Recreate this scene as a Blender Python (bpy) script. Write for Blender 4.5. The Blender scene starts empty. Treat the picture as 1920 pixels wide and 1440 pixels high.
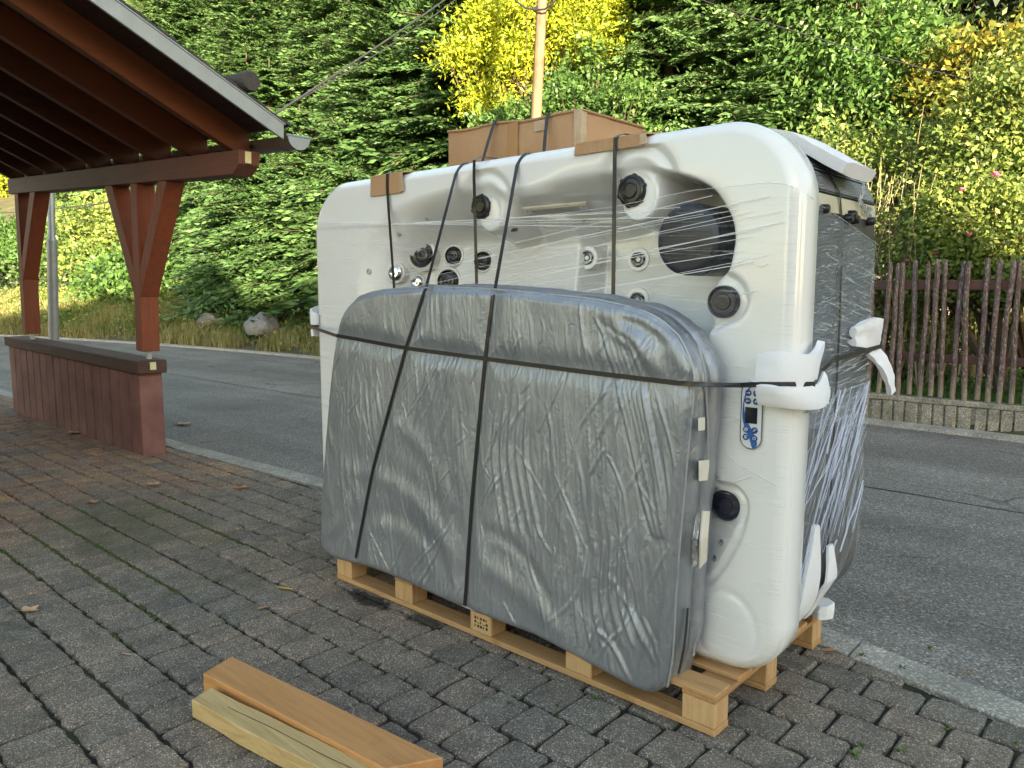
import bpy, bmesh, math, random
import numpy as np
from mathutils import Vector, Matrix

SC = bpy.context.scene
COL = SC.collection
R = math.radians

# ------------------------------------------------------------------ camera, sky, sun, exposure
CAM_H, PITCH, HEAD, FOC = 1.5, math.atan(175 / 1440.0), R(132.2), 1440.0
cd = bpy.data.cameras.new('camera'); cam = bpy.data.objects.new('camera', cd); COL.objects.link(cam)
cam.location = (0, 0, CAM_H); cam.rotation_euler = (R(90) - PITCH, 0, HEAD - R(90))
cd.sensor_width = 36.0; cd.lens = 27.0; cd.clip_start = 0.05; cd.clip_end = 1200.0
SC.camera = cam

SUN_EL, SUN_AZ = R(8.0), R(-30)          # azimuth counted from +X towards +Y
w = bpy.data.worlds.new('World'); SC.world = w; w.use_nodes = True
wn = w.node_tree; wn.nodes.clear()
sky = wn.nodes.new('ShaderNodeTexSky'); sky.sky_type = 'NISHITA'; sky.sun_disc = False
sky.sun_elevation = SUN_EL; sky.sun_rotation = R(90) - SUN_AZ
sky.altitude = 300; sky.air_density = 1.0; sky.dust_density = 0.6; sky.ozone_density = 1.0
bg = wn.nodes.new('ShaderNodeBackground'); bg.inputs['Strength'].default_value = 0.12
wo = wn.nodes.new('ShaderNodeOutputWorld')
wn.links.new(sky.outputs[0], bg.inputs[0]); wn.links.new(bg.outputs[0], wo.inputs[0])

sl = bpy.data.lights.new('sun', 'SUN'); sl.energy = 4.2; sl.angle = R(0.6); sl.color = (1.0, 0.92, 0.80)
so = bpy.data.objects.new('sun', sl); COL.objects.link(so)
SUND = Vector((math.cos(SUN_EL) * math.cos(SUN_AZ), math.cos(SUN_EL) * math.sin(SUN_AZ), math.sin(SUN_EL)))
so.rotation_euler = SUND.to_track_quat('Z', 'Y').to_euler(); so.location = (8, -8, 12)

SC.view_settings.view_transform = 'Standard'; SC.view_settings.look = 'None'
SC.view_settings.gamma = 1.0; SC.view_settings.exposure = 2.88
SC.view_settings.use_curve_mapping = False
SC.view_settings.use_white_balance = True; SC.view_settings.white_balance_temperature = 8100; SC.view_settings.white_balance_tint = 12   # the phone's white balance for open shade
SC.render.engine = 'CYCLES'
SC.cycles.use_denoising = True
SC.cycles.max_bounces = 8; SC.cycles.transparent_max_bounces = 12

# ------------------------------------------------------------------ measuring helpers: where a sight line meets a real plane
_hd = np.array([math.cos(HEAD), math.sin(HEAD), 0]); _rt = np.array([math.sin(HEAD), -math.cos(HEAD), 0]); _z = np.array([0, 0, 1.0])
_fw = _hd * math.cos(PITCH) - _z * math.sin(PITCH); _up = _hd * math.sin(PITCH) + _z * math.cos(PITCH)
_C = np.array([0, 0, CAM_H])
def ray(px, py): return _fw + _rt * (px - 960) / FOC - _up * (py - 720) / FOC
def at_y(px, py, Y): d = ray(px, py); return _C + d * (Y / d[1])
def at_x(px, py, X): d = ray(px, py); return _C + d * (X / d[0])
def at_z(px, py, Z=0.0): d = ray(px, py); return _C + d * ((Z - CAM_H) / d[2])

# ------------------------------------------------------------------ value noise for shapes
def _hash(ix, iy, seed):
    h = (ix.astype(np.int64) * 374761393 + iy.astype(np.int64) * 668265263 + seed * 974634777) & 0xffffffff
    h = ((h ^ (h >> 13)) * 1274126177) & 0xffffffff
    return ((h ^ (h >> 16)) & 0xffff) / 65535.0
def vnoise(x, y, seed=0):
    x = np.asarray(x, float); y = np.asarray(y, float)
    ix = np.floor(x); iy = np.floor(y); fx = x - ix; fy = y - iy
    fx = fx * fx * fx * (fx * (fx * 6 - 15) + 10); fy = fy * fy * fy * (fy * (fy * 6 - 15) + 10)
    a = _hash(ix, iy, seed); b = _hash(ix + 1, iy, seed); c = _hash(ix, iy + 1, seed); d = _hash(ix + 1, iy + 1, seed)
    return (a + (b - a) * fx) * (1 - fy) + (c + (d - c) * fx) * fy
def fbm(x, y, seed=0, n=4):
    s = 0; a = 0.5; t = 0
    for i in range(n):
        s = s + a * vnoise(x * 2 ** i + 7.3 * i, y * 2 ** i + 3.1 * i, seed + i); t += a; a *= 0.5
    return s / t
def sstep(a, b, x):
    t = np.clip((x - a) / (b - a), 0, 1); return t * t * (3 - 2 * t)

# ------------------------------------------------------------------ object helpers
def tag(o, label=None, cat=None, group=None, kind=None):
    if label: o['label'] = label
    if cat: o['category'] = cat
    if group: o['group'] = group
    if kind: o['kind'] = kind
    return o
def thing(name, loc, label, cat, group=None):
    o = bpy.data.objects.new(name, None); COL.objects.link(o); o.location = loc
    o.empty_display_size = 0.1
    return tag(o, label, cat, group)
def origin(parent):
    v = Vector((0, 0, 0))
    while parent is not None: v += parent.location; parent = parent.parent
    return v
def np_mesh(name, V, F, smooth=False, attr=None):
    """V (n,3); F (m,k) array or list of lists"""
    V = np.asarray(V, np.float32); me = bpy.data.meshes.new(name)
    if isinstance(F, np.ndarray):
        k = F.shape[1]; m = F.shape[0]
        me.vertices.add(len(V)); me.vertices.foreach_set('co', V.ravel())
        me.loops.add(m * k); me.loops.foreach_set('vertex_index', F.astype(np.int32).ravel())
        me.polygons.add(m); me.polygons.foreach_set('loop_start', np.arange(0, m * k, k, dtype=np.int32))
        me.polygons.foreach_set('loop_total', np.full(m, k, np.int32))
        me.update(calc_edges=True)
    else:
        me.from_pydata([tuple(map(float, v)) for v in V], [], [list(map(int, f)) for f in F]); me.update()
    if smooth: me.polygons.foreach_set('use_smooth', np.ones(len(me.polygons), bool))
    if attr is not None:
        for an, av in attr.items():
            a = me.attributes.new(an, 'FLOAT', 'FACE'); a.data.foreach_set('value', np.asarray(av, np.float32))
    return me
def link(name, me, mat, parent=None, loc=None):
    o = bpy.data.objects.new(name, me); COL.objects.link(o)
    if mat is not None and not len(me.materials): me.materials.append(mat)
    if parent is not None: o.parent = parent
    if loc is not None: o.location = loc
    return o
def obj(name, V, F, mat, parent=None, smooth=False, attr=None, at=None):
    """vertices in world space; the object's origin is the parent's (or `at`)"""
    V = np.asarray(V, float)
    if parent is not None: o0 = np.array(origin(parent))
    elif at is not None: o0 = np.array(at)
    else: o0 = np.zeros(3)
    me = np_mesh(name, V - o0, F, smooth, attr)
    return link(name, me, mat, parent, None if (parent is not None or at is None) else tuple(at))

class MB:
    """collects simple solids into one mesh"""
    def __init__(s): s.v = []; s.f = []
    def add(s, V, F):
        n = len(s.v); s.v += [tuple(map(float, v)) for v in V]; s.f += [[i + n for i in f] for f in F]; return s
    def box(s, lo, hi):
        x0, y0, z0 = lo; x1, y1, z1 = hi
        return s.hexa([(x0, y0, z0), (x1, y0, z0), (x1, y1, z0), (x0, y1, z0), (x0, y0, z1), (x1, y0, z1), (x1, y1, z1), (x0, y1, z1)])
    def hexa(s, P):
        return s.add(P, [[0, 3, 2, 1], [4, 5, 6, 7], [0, 1, 5, 4], [1, 2, 6, 5], [2, 3, 7, 6], [3, 0, 4, 7]])
    def bar(s, a, b, wid, hei, up=(0, 0, 1)):
        a = Vector(a); b = Vector(b); d = (b - a).normalized(); u = Vector(up); sd = d.cross(u).normalized(); u = sd.cross(d)
        sd *= wid / 2; u *= hei / 2
        return s.hexa([a - sd - u, a + sd - u, b + sd - u, b - sd - u, a - sd + u, a + sd + u, b + sd + u, b - sd + u])
    def prism(s, poly, axis, a, b):
        """poly in the two other axes, extruded along axis (0,1,2) from a to b"""
        n = len(poly); V = []
        for t in (a, b):
            for p in poly:
                q = list(p); q.insert(axis, t); V.append(q)
        F = [list(range(n))[::-1], [n + i for i in range(n)]] + [[i, (i + 1) % n, n + (i + 1) % n, n + i] for i in range(n)]
        return s.add(V, F)
    def tube(s, pts, r, n=8, caps=True):
        pts = [Vector(p) for p in pts]; rr = r if hasattr(r, '__len__') else [r] * len(pts)
        V = []; F = []; up = Vector((0, 0, 1)); m = len(pts)
        for i, p in enumerate(pts):
            d = (pts[min(i + 1, m - 1)] - pts[max(i - 1, 0)]).normalized()
            if abs(d.dot(up)) > 0.95: up = Vector((1, 0, 0))
            a = d.cross(up).normalized(); b = a.cross(d)
            for k in range(n):
                t = 2 * math.pi * k / n; V.append(p + (a * math.cos(t) + b * math.sin(t)) * rr[i])
        for i in range(m - 1):
            for k in range(n): F.append([i * n + k, i * n + (k + 1) % n, (i + 1) * n + (k + 1) % n, (i + 1) * n + k])
        if caps: F += [list(range(n))[::-1], [(m - 1) * n + k for k in range(n)]]
        return s.add(V, F)
    def lathe(s, c, ax, prof, n=28, e1=None):
        """prof: (radius, height along ax) list, closed at both ends when radius 0"""
        c = Vector(c); ax = Vector(ax).normalized(); t = Vector((0, 0, 1)) if abs(ax.z) < 0.9 else Vector((1, 0, 0))
        a = ax.cross(t).normalized(); b = ax.cross(a); V = []; F = []
        for (r, h) in prof:
            for k in range(n):
                u = 2 * math.pi * k / n; V.append(c + ax * h + (a * math.cos(u) + b * math.sin(u)) * max(r, 1e-5))
        for i in range(len(prof) - 1):
            for k in range(n): F.append([i * n + k, (i + 1) * n + k, (i + 1) * n + (k + 1) % n, i * n + (k + 1) % n])
        if prof[0][0] > 0: F.append(list(range(n)))
        if prof[-1][0] > 0: F.append([(len(prof) - 1) * n + k for k in range(n)][::-1])
        return s.add(V, F)
    def ribbon(s, pts, nrm, wid, th=0.0016):
        pts = [Vector(p) for p in pts]; m = len(pts); V = []; F = []
        for i, p in enumerate(pts):
            d = (pts[min(i + 1, m - 1)] - pts[max(i - 1, 0)]).normalized()
            nn = Vector(nrm[i] if hasattr(nrm[0], '__len__') else nrm); nn = (nn - d * nn.dot(d)).normalized()
            sd = d.cross(nn) * wid / 2; q = nn * th
            V += [p - sd, p + sd, p + sd + q, p - sd + q]
        for i in range(m - 1):
            for k in range(4): F.append([i * 4 + k, i * 4 + (k + 1) % 4, i * 4 + 4 + (k + 1) % 4, i * 4 + 4 + k])
        F += [[0, 1, 2, 3][::-1], [4 * m - 4, 4 * m - 3, 4 * m - 2, 4 * m - 1]]
        return s.add(V, F)
    def xf(s, fn): s.v = [tuple(fn(*p)) for p in s.v]; return s
    def build(s, name, mat, parent=None, bevel=0, seg=1, smooth=False, at=None, angle=40):
        V = np.array(s.v); o0 = np.array(origin(parent)) if parent is not None else (np.array(at) if at is not None else np.zeros(3))
        me = bpy.data.meshes.new(name); bm = bmesh.new()
        vs = [bm.verts.new(p) for p in (V - o0)]
        for f in s.f:
            try: bm.faces.new([vs[i] for i in f])
            except ValueError: pass
        bmesh.ops.recalc_face_normals(bm, faces=bm.faces)
        if bevel:
            ed = [e for e in bm.edges if len(e.link_faces) == 2 and e.calc_face_angle(0) > R(angle)]
            bmesh.ops.bevel(bm, geom=ed, offset=bevel, segments=seg, affect='EDGES', profile=0.5, clamp_overlap=True)
        if smooth:
            for f in bm.faces: f.smooth = True
            for e in bm.edges:
                if len(e.link_faces) == 2 and e.calc_face_angle(0) > R(angle): e.smooth = False
        bm.to_mesh(me); bm.free()
        return link(name, me, mat, parent, None if (parent is not None or at is None) else tuple(at))
def copy_tree(o, parent=None):
    c = o.copy(); COL.objects.link(c)
    if parent is not None: c.parent = parent
    for ch in o.children: copy_tree(ch, c)
    return c
# ------------------------------------------------------------------ materials
class NT:
    def __init__(s, name):
        s.m = bpy.data.materials.new(name); s.m.use_nodes = True; s.t = s.m.node_tree; s.t.nodes.clear()
        s.out = s.n('ShaderNodeOutputMaterial')
    def n(s, typ, **kw):
        nd = s.t.nodes.new(typ)
        for k, v in kw.items(): setattr(nd, k, v)
        return nd
    def l(s, a, b): s.t.links.new(a, b)
    def setin(s, nd, key, v):
        if hasattr(v, 'is_output') or isinstance(v, bpy.types.NodeSocket): s.l(v, nd.inputs[key])
        else: nd.inputs[key].default_value = v
    def coord(s, kind='Object', scale=(1, 1, 1), rot=(0, 0, 0), loc=(0, 0, 0)):
        if kind == 'World': src = s.n('ShaderNodeNewGeometry').outputs['Position']
        else: src = s.n('ShaderNodeTexCoord').outputs[kind]
        mp = s.n('ShaderNodeMapping'); s.l(src, mp.inputs[0])
        mp.inputs['Scale'].default_value = scale; mp.inputs['Rotation'].default_value = rot; mp.inputs['Location'].default_value = loc
        return mp.outputs[0]
    def noise(s, vec, scale, detail=4, rough=0.55, dist=0.0):
        nd = s.n('ShaderNodeTexNoise'); s.l(vec, nd.inputs['Vector'])
        nd.inputs['Scale'].default_value = scale; nd.inputs['Detail'].default_value = detail
        nd.inputs['Roughness'].default_value = rough; nd.inputs['Distortion'].default_value = dist
        return nd.outputs['Fac']
    def voro(s, vec, scale, feature='F1', out='Distance'):
        nd = s.n('ShaderNodeTexVoronoi', feature=feature); s.l(vec, nd.inputs['Vector']); nd.inputs['Scale'].default_value = scale
        return nd.outputs[out]
    def wave(s, vec, scale, dist=3, detail=3, direction='X', dscale=1.0):
        nd = s.n('ShaderNodeTexWave', bands_direction=direction); s.l(vec, nd.inputs['Vector'])
        nd.inputs['Scale'].default_value = scale; nd.inputs['Distortion'].default_value = dist; nd.inputs['Detail'].default_value = detail
        nd.inputs['Detail Scale'].default_value = dscale
        return nd.outputs['Fac']
    def ramp(s, fac, stops, interp='LINEAR'):
        nd = s.n('ShaderNodeValToRGB'); nd.color_ramp.interpolation = interp; s.l(fac, nd.inputs[0]); e = nd.color_ramp.elements
        while len(e) < len(stops): e.new(0.5)
        for el, (p, c) in zip(e, stops):
            el.position = p; el.color = (c, c, c, 1) if not hasattr(c, '__len__') else (*c, 1)
        return nd.outputs[0]
    def mix(s, fac, a, b, blend='MIX'):
        nd = s.n('ShaderNodeMix', data_type='RGBA', blend_type=blend)
        s.setin(nd, 0, fac)
        for i, v in ((6, a), (7, b)):
            if isinstance(v, bpy.types.NodeSocket): s.l(v, nd.inputs[i])
            else: nd.inputs[i].default_value = (*v, 1) if len(v) == 3 else v
        return nd.outputs[2]
    def math(s, op, a, b=0.0, clamp=False):
        nd = s.n('ShaderNodeMath', operation=op, use_clamp=clamp); s.setin(nd, 0, a); s.setin(nd, 1, b); return nd.outputs[0]
    def bump(s, h, strength=0.3, dist=0.01, normal=None):
        nd = s.n('ShaderNodeBump'); s.l(h, nd.inputs['Height']); nd.inputs['Strength'].default_value = strength; nd.inputs['Distance'].default_value = dist
        if normal is not None: s.l(normal, nd.inputs['Normal'])
        return nd.outputs[0]
    def pbsdf(s, col, rough=0.6, normal=None, **kw):
        b = s.n('ShaderNodeBsdfPrincipled')
        if isinstance(col, bpy.types.NodeSocket): s.l(col, b.inputs['Base Color'])
        else: b.inputs['Base Color'].default_value = (*col, 1)
        s.setin(b, 'Roughness', rough)
        if normal is not None: s.l(normal, b.inputs['Normal'])
        for k, v in kw.items(): s.setin(b, k.replace('_', ' '), v)
        return b.outputs[0]
    def done(s, sh): s.l(sh, s.out.inputs[0]); return s.m

def grainy(name, stops, scale=6, detail=6, rough=0.7, bump=0.2, bdist=0.004, stretch=(1, 1, 1), kind='Object', fine=None, **kw):
    """mottled plain surface: a colour ramp over stretched noise, fine relief from a second noise"""
    t = NT(name); v = t.coord(kind, stretch); f = t.noise(v, scale, detail, 0.6); c = t.ramp(f, stops)
    h = t.noise(t.coord(kind, stretch), fine or scale * 6, 4, 0.6)
    return t.done(t.pbsdf(c, rough, t.bump(h, bump, bdist), **kw))

def wood(name, light, dark, axis='X', scale=1.0, rough=0.65, bump=0.25, stain=None, kind='Object', spec=0.3):
    """sawn timber: grain stretched along axis, knots, a few stains"""
    st = {'X': (0.7, 13, 13), 'Y': (13, 0.7, 13), 'Z': (13, 13, 0.7)}[axis]
    t = NT(name); v = t.coord(kind, tuple(q * scale for q in st))
    g = t.noise(v, 3.0, 8, 0.72, 1.1); fine = t.noise(t.coord(kind, tuple(q * scale * 4 for q in st)), 5, 4, 0.6)
    rnd = t.n('ShaderNodeObjectInfo').outputs['Random']
    c = t.ramp(g, [(0.34, dark), (0.47, tuple(0.6 * a + 0.4 * b for a, b in zip(light, dark))), (0.62, light)])
    c = t.mix(t.math('MULTIPLY', fine, 0.35), c, dark)
    c = t.mix(t.math('MULTIPLY', rnd, 0.35), c, tuple(min(1, q * 1.25) for q in light))
    if stain:
        sp = t.ramp(t.noise(t.coord(kind), 3.2 * scale, 5, 0.6), [(0.55, 0.0), (0.72, 1.0)])
        c = t.mix(t.math('MULTIPLY', sp, 0.75), c, stain)
    return t.done(t.pbsdf(c, rough, t.bump(g, bump, 0.004), Specular_IOR_Level=spec))

M = {}
# paver: speckled concrete, every stone its own tone, mossier and redder towards the shelter
def paver_mat():
    t = NT('paver_concrete'); P = t.coord('World')
    oi = t.n('ShaderNodeObjectInfo').outputs['Random']; isl = t.n('ShaderNodeNewGeometry').outputs['Random Per Island']
    rnd = t.math('FRACT', t.math('ADD', oi, isl))
    base = t.ramp(rnd, [(0.0, (.155, .146, .134)), (0.25, (.215, .188, .166)), (0.5, (.178, .166, .15)), (0.75, (.24, .203, .176)), (1.0, (.20, .186, .168))])
    sep = t.n('ShaderNodeSeparateXYZ'); t.l(t.n('ShaderNodeNewGeometry').outputs['Position'], sep.inputs[0])
    # the older mixed-colour paving under the shelter
    far = t.n('ShaderNodeMapRange'); far.interpolation_type = 'SMOOTHSTEP'
    edge = t.math('ADD', sep.outputs['X'], t.math('MULTIPLY', t.noise(P, 0.9, 3), 1.6)); t.l(edge, far.inputs[0])
    far.inputs[1].default_value = -3.7; far.inputs[2].default_value = -5.6; far.inputs[3].default_value = 0; far.inputs[4].default_value = 1
    rnd2 = t.math('FRACT', t.math('MULTIPLY', rnd, 7.31))
    red = t.ramp(rnd2, [(0.0, (.24, .145, .11)), (0.3, (.29, .195, .14)), (0.55, (.19, .16, .145)), (0.8, (.33, .215, .13)), (1.0, (.22, .15, .125))])
    base = t.mix(t.math('MULTIPLY', far.outputs[0], 0.85), base, red)
    warm = t.ramp(t.noise(P, 0.7, 3), [(0.35, (.94, .92, .86)), (0.65, (1.22, 1.06, .92))]); base = t.mix(1.0, base, warm, 'MULTIPLY')
    bl = t.ramp(t.noise(P, 9, 5, .65), [(0.3, .72), (0.7, 1.25)]); base = t.mix(1.0, base, bl, 'MULTIPLY')
    sp = t.voro(P, 260, out='Color'); s2 = t.n('ShaderNodeSeparateColor'); t.l(sp, s2.inputs[0])
    grit = t.ramp(s2.outputs[0], [(0.0, .38), (0.35, .8), (0.8, 1.15), (0.92, 2.0), (1.0, 3.4)]); base = t.mix(.85, base, grit, 'MULTIPLY')
    moss = t.ramp(t.noise(P, 2.3, 5, .7), [(0.56, 0.0), (0.72, 0.5)]); base = t.mix(moss, base, (.075, .08, .038))
    def spot(a, b, rx, ry, n_sc, amt, lo=.35, hi=.75):
        c = at_z(a, b); dx = t.math('DIVIDE', t.math('SUBTRACT', sep.outputs['X'], float(c[0])), rx); dy = t.math('DIVIDE', t.math('SUBTRACT', sep.outputs['Y'], float(c[1])), ry)
        r2 = t.math('SQRT', t.math('ADD', t.math('MULTIPLY', dx, dx), t.math('MULTIPLY', dy, dy))); q = t.math('SUBTRACT', t.math('ADD', 1.0, t.math('MULTIPLY', t.math('SUBTRACT', t.noise(P, n_sc, 5, .7), .5), 2.2)), r2)
        return t.math('MULTIPLY', t.ramp(q, [(lo, 0.0), (hi, 1.0)]), amt)
    base = t.mix(spot(250, 985, 1.3, .75, 4.5, .45), base, (.062, .078, .028))
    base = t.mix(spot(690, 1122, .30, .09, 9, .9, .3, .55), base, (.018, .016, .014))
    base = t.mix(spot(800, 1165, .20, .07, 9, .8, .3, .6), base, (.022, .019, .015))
    dirt = t.ramp(t.noise(P, 1.1, 6, .7), [(0.55, 0.0), (0.75, 0.6)]); base = t.mix(dirt, base, (.035, .032, .03))
    h = t.math('ADD', t.voro(P, 230), t.math('MULTIPLY', t.noise(P, 45, 5, .7), 1.6))
    return t.done(t.pbsdf(base, .85, t.bump(h, .8, .005), Specular_IOR_Level=.35))
M['paver'] = paver_mat()
def joint_mat():
    t = NT('joint_soil'); P = t.coord('World')
    m = t.ramp(t.noise(P, 1.7, 4, .6), [(0.5, 0.0), (0.62, 1.0)]); c = t.ramp(t.noise(P, 40, 4), [(.3, (.010, .009, .007)), (.7, (.030, .025, .019))])
    c = t.mix(t.math('MULTIPLY', m, .8), c, (.045, .06, .016))
    return t.done(t.pbsdf(c, .95, t.bump(t.noise(P, 120, 4), .8, .01)))
M['joint'] = joint_mat()
def asphalt_mat():
    t = NT('asphalt'); P = t.coord('World')
    v = t.voro(P, 120, out='Color'); s = t.n('ShaderNodeSeparateColor'); t.l(v, s.inputs[0])
    c = t.ramp(s.outputs[0], [(0.0, (.10, .088, .076)), (.4, (.18, .159, .137)), (.8, (.245, .217, .186)), (.95, (.36, .33, .30)), (1, (.50, .46, .42))])
    c = t.mix(1, c, t.ramp(t.noise(P, .8, 5, .6), [(.3, .80), (.7, 1.15)]), 'MULTIPLY')
    sc = t.coord('World', (.12, 1.6, 1)); c = t.mix(1, c, t.ramp(t.noise(sc, 1.2, 4), [(.35, .88), (.65, 1.1)]), 'MULTIPLY')
    tr = t.ramp(t.noise(t.coord('World', (.05, 1.1, 1)), 1.0, 2), [(.4, .86), (.6, 1.08)]); c = t.mix(1, c, tr, 'MULTIPLY')
    pw = t.n('ShaderNodeVectorMath', operation='ADD'); t.l(P, pw.inputs[0]); nz = t.n('ShaderNodeTexNoise'); t.l(P, nz.inputs[0]); nz.inputs['Scale'].default_value = 2.2; nz.inputs['Detail'].default_value = 5
    sv = t.n('ShaderNodeVectorMath', operation='SCALE'); t.l(nz.outputs['Color'], sv.inputs[0]); sv.inputs['Scale'].default_value = .5; t.l(sv.outputs[0], pw.inputs[1])
    ck = t.ramp(t.voro(pw.outputs[0], .55, 'DISTANCE_TO_EDGE'), [(.003, 1.0), (.012, 0.0)]); ck = t.math('MULTIPLY', ck, t.ramp(t.noise(P, .6, 3), [(.5, 0.0), (.6, .75)])); c = t.mix(ck, c, (.035, .032, .03))
    st = t.ramp(t.noise(P, .45, 6, .7), [(.58, 0.0), (.70, .45)]); c = t.mix(st, c, (.075, .07, .066))
    h = t.voro(P, 110); return t.done(t.pbsdf(c, .8, t.bump(h, .7, .006), Specular_IOR_Level=.35))
M['asphalt'] = asphalt_mat()
M['tar'] = grainy('tar_seal', [(.3, (.015, .015, .016)), (.7, (.03, .03, .03))], 20, rough=.6, kind='World')
def concrete_mat(name, a, b, moss=.0, pebble=True, kind='World'):
    t = NT(name); P = t.coord(kind)
    v = t.voro(P, 130, out='Color'); s = t.n('ShaderNodeSeparateColor'); t.l(v, s.inputs[0])
    c = t.ramp(s.outputs[0], [(0, a), (.7, b), (1, tuple(min(1, q * 1.7) for q in b))])
    c = t.mix(1, c, t.ramp(t.noise(P, 4, 6, .65), [(.3, .68), (.7, 1.2)]), 'MULTIPLY')
    if moss: c = t.mix(t.ramp(t.noise(P, 3, 5, .7), [(.5, 0), (.75, moss)]), c, (.07, .08, .03))
    return t.done(t.pbsdf(c, .88, t.bump(t.math('ADD', t.voro(P, 120), t.noise(P, 30, 5)), .6, .006)))
M['kerb'] = concrete_mat('kerb_concrete', (.25, .225, .19), (.345, .315, .27), .12)
M['palisade'] = concrete_mat('rough_concrete', (.17, .15, .12), (.34, .31, .25), .7)
M['painted_concrete'] = grainy('red_brown_masonry_paint', [(.3, (.165, .068, .056)), (.5, (.225, .095, .078)), (.72, (.29, .14, .118))], 3, 9, .85, .45, .004, fine=90)
M['cap_wood'] = wood('weathered_red_wood', (.12, .055, .04), (.05, .028, .022), 'X', 1, .75, .4, (.09, .085, .06))
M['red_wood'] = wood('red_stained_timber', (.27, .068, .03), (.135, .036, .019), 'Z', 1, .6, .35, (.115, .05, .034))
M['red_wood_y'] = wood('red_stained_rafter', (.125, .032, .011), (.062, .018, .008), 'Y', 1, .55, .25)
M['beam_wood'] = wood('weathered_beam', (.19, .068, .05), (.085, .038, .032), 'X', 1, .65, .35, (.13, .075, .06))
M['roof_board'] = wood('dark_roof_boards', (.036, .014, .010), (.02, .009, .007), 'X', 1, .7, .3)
M['metal_zinc'] = grainy('zinc_sheet', [(.3, (.25, .275, .285)), (.7, (.32, .345, .355))], 8, rough=.5, bump=.05, Metallic=.25)
M['gutter_copper'] = grainy('brown_gutter_sheet', [(.3, (.16, .12, .11)), (.7, (.25, .19, .17))], 6, rough=.4, bump=.05, Metallic=.6)
M['galv'] = grainy('galvanised_steel', [(.3, (.36, .36, .36)), (.7, (.5, .5, .5))], 7, rough=.5, bump=.06, Metallic=.5)
M['slate'] = grainy('dark_roof_tile', [(.3, (.018, .018, .02)), (.7, (.05, .048, .048))], 9, rough=.6)
M['log'] = wood('grey_log', (.085, .075, .072), (.035, .03, .028), 'X', 1, .85, .5)
M['yellow_pad'] = grainy('pale_yellow_reflector', [(.3, (.62, .58, .30)), (.7, (.72, .68, .38))], 30, rough=.3)
M['black_cable'] = grainy('black_cable_sheath', [(.3, (.02, .02, .022)), (.7, (.035, .035, .038))], 10, rough=.5)
M['pole_wood'] = wood('weathered_pole_wood', (.19, .135, .08), (.095, .06, .034), 'Z', .8, .8, .5, (.10, .055, .03))
M['pallet'] = wood('pallet_wood', (.56, .32, .145), (.30, .15, .062), 'X', 1.2, .7, .35, (.30, .13, .045))
M['pallet_y'] = wood('pallet_board_wood', (.46, .25, .11), (.27, .13, .055), 'Y', 1.2, .7, .35, (.26, .12, .05))
M['pallet_z'] = wood('pallet_block_wood', (.60, .38, .19), (.37, .20, .09), 'Z', 1.0, .7, .3, (.34, .15, .05))
M['timber_orange'] = wood('planed_orange_timber', (.58, .285, .11), (.36, .15, .052), 'X', .8, .5, .25, (.33, .13, .05))
M['timber_pale'] = wood('rough_pale_timber', (.60, .42, .20), (.36, .225, .09), 'X', .9, .75, .5, (.36, .22, .08))
def cardboard():
    t = NT('brown_cardboard'); P = t.coord('Object')
    c = t.ramp(t.noise(P, 3.5, 6, .6), [(.3, (.40, .225, .12)), (.7, (.50, .30, .17))])
    w = t.wave(t.coord('Object', (1, 1, .02)), 40, .6, 1, 'X'); h = t.math('ADD', t.math('MULTIPLY', w, .25), t.noise(t.coord('Object', (7, 7, .7)), 3, 5))
    return t.done(t.pbsdf(c, .75, t.bump(h, .6, .010), Specular_IOR_Level=.25))
M['cardboard'] = cardboard()
M['tape'] = grainy('brown_packing_tape', [(.3, (.36, .19, .085)), (.7, (.42, .235, .11))], 9, rough=.25)
M['clear_tape'] = grainy('clear_tape', [(.3, (.42, .28, .17)), (.7, (.54, .40, .28))], 25, rough=.2)
# glossy white acrylic
def acrylic():
    t = NT('white_acrylic'); P = t.coord('Object')
    c = t.ramp(t.noise(P, 1.6, 3), [(.3, (.75, .75, .75)), (.7, (.79, .79, .79))])
    return t.done(t.pbsdf(c, .22, None, Coat_Weight=.6, Coat_Roughness=.06, Specular_IOR_Level=.5))
M['acrylic'] = acrylic()
M['black_plastic'] = grainy('black_plastic', [(.3, (.010, .010, .012)), (.7, (.018, .018, .021))], 30, rough=.28, bump=.05)
M['gloss_black'] = grainy('gloss_black_ring', [(.3, (.008, .008, .01)), (.7, (.014, .014, .017))], 5, rough=.08, bump=.02)
M['navy_plastic'] = grainy('dark_filter_lid', [(.3, (.009, .011, .024)), (.7, (.014, .017, .036))], 12, rough=.35, bump=.06)
M['chrome'] = grainy('chrome', [(.3, (.72, .72, .74)), (.7, (.85, .85, .86))], 5, rough=.09, bump=.02, Metallic=1.0)
M['smoky_rim'] = grainy('moulded_jet_seat', [(.3, (.60, .585, .55)), (.7, (.68, .66, .62))], 5, rough=.12, bump=.02, Coat_Weight=.5)
M['light_bar'] = grainy('clear_light_strip', [(.3, (.60, .55, .49)), (.7, (.68, .64, .59))], 20, rough=.15, bump=.04)
def cabinet():
    t = NT('dark_grey_cabinet'); P = t.coord('Object', (1, 1, .25))
    c = t.ramp(t.noise(P, 26, 5, .6, 2.0), [(.3, (.026, .027, .030)), (.7, (.050, .051, .055))])
    return t.done(t.pbsdf(c, .42, t.bump(t.noise(P, 40, 4), .15, .003), Specular_IOR_Level=.5))
M['cabinet'] = cabinet()
def woodgrain():
    t = NT('grey_wood_grain_trim'); P = t.coord('Object', (1, 1, 3))
    f = t.wave(P, 14, 9, 4, 'Z', 1.4); c = t.ramp(f, [(.2, (.07, .075, .082)), (.5, (.15, .16, .175)), (.8, (.25, .26, .275))])
    return t.done(t.pbsdf(c, .35, t.bump(f, .1, .002)))
M['woodgrain'] = woodgrain()
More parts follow.
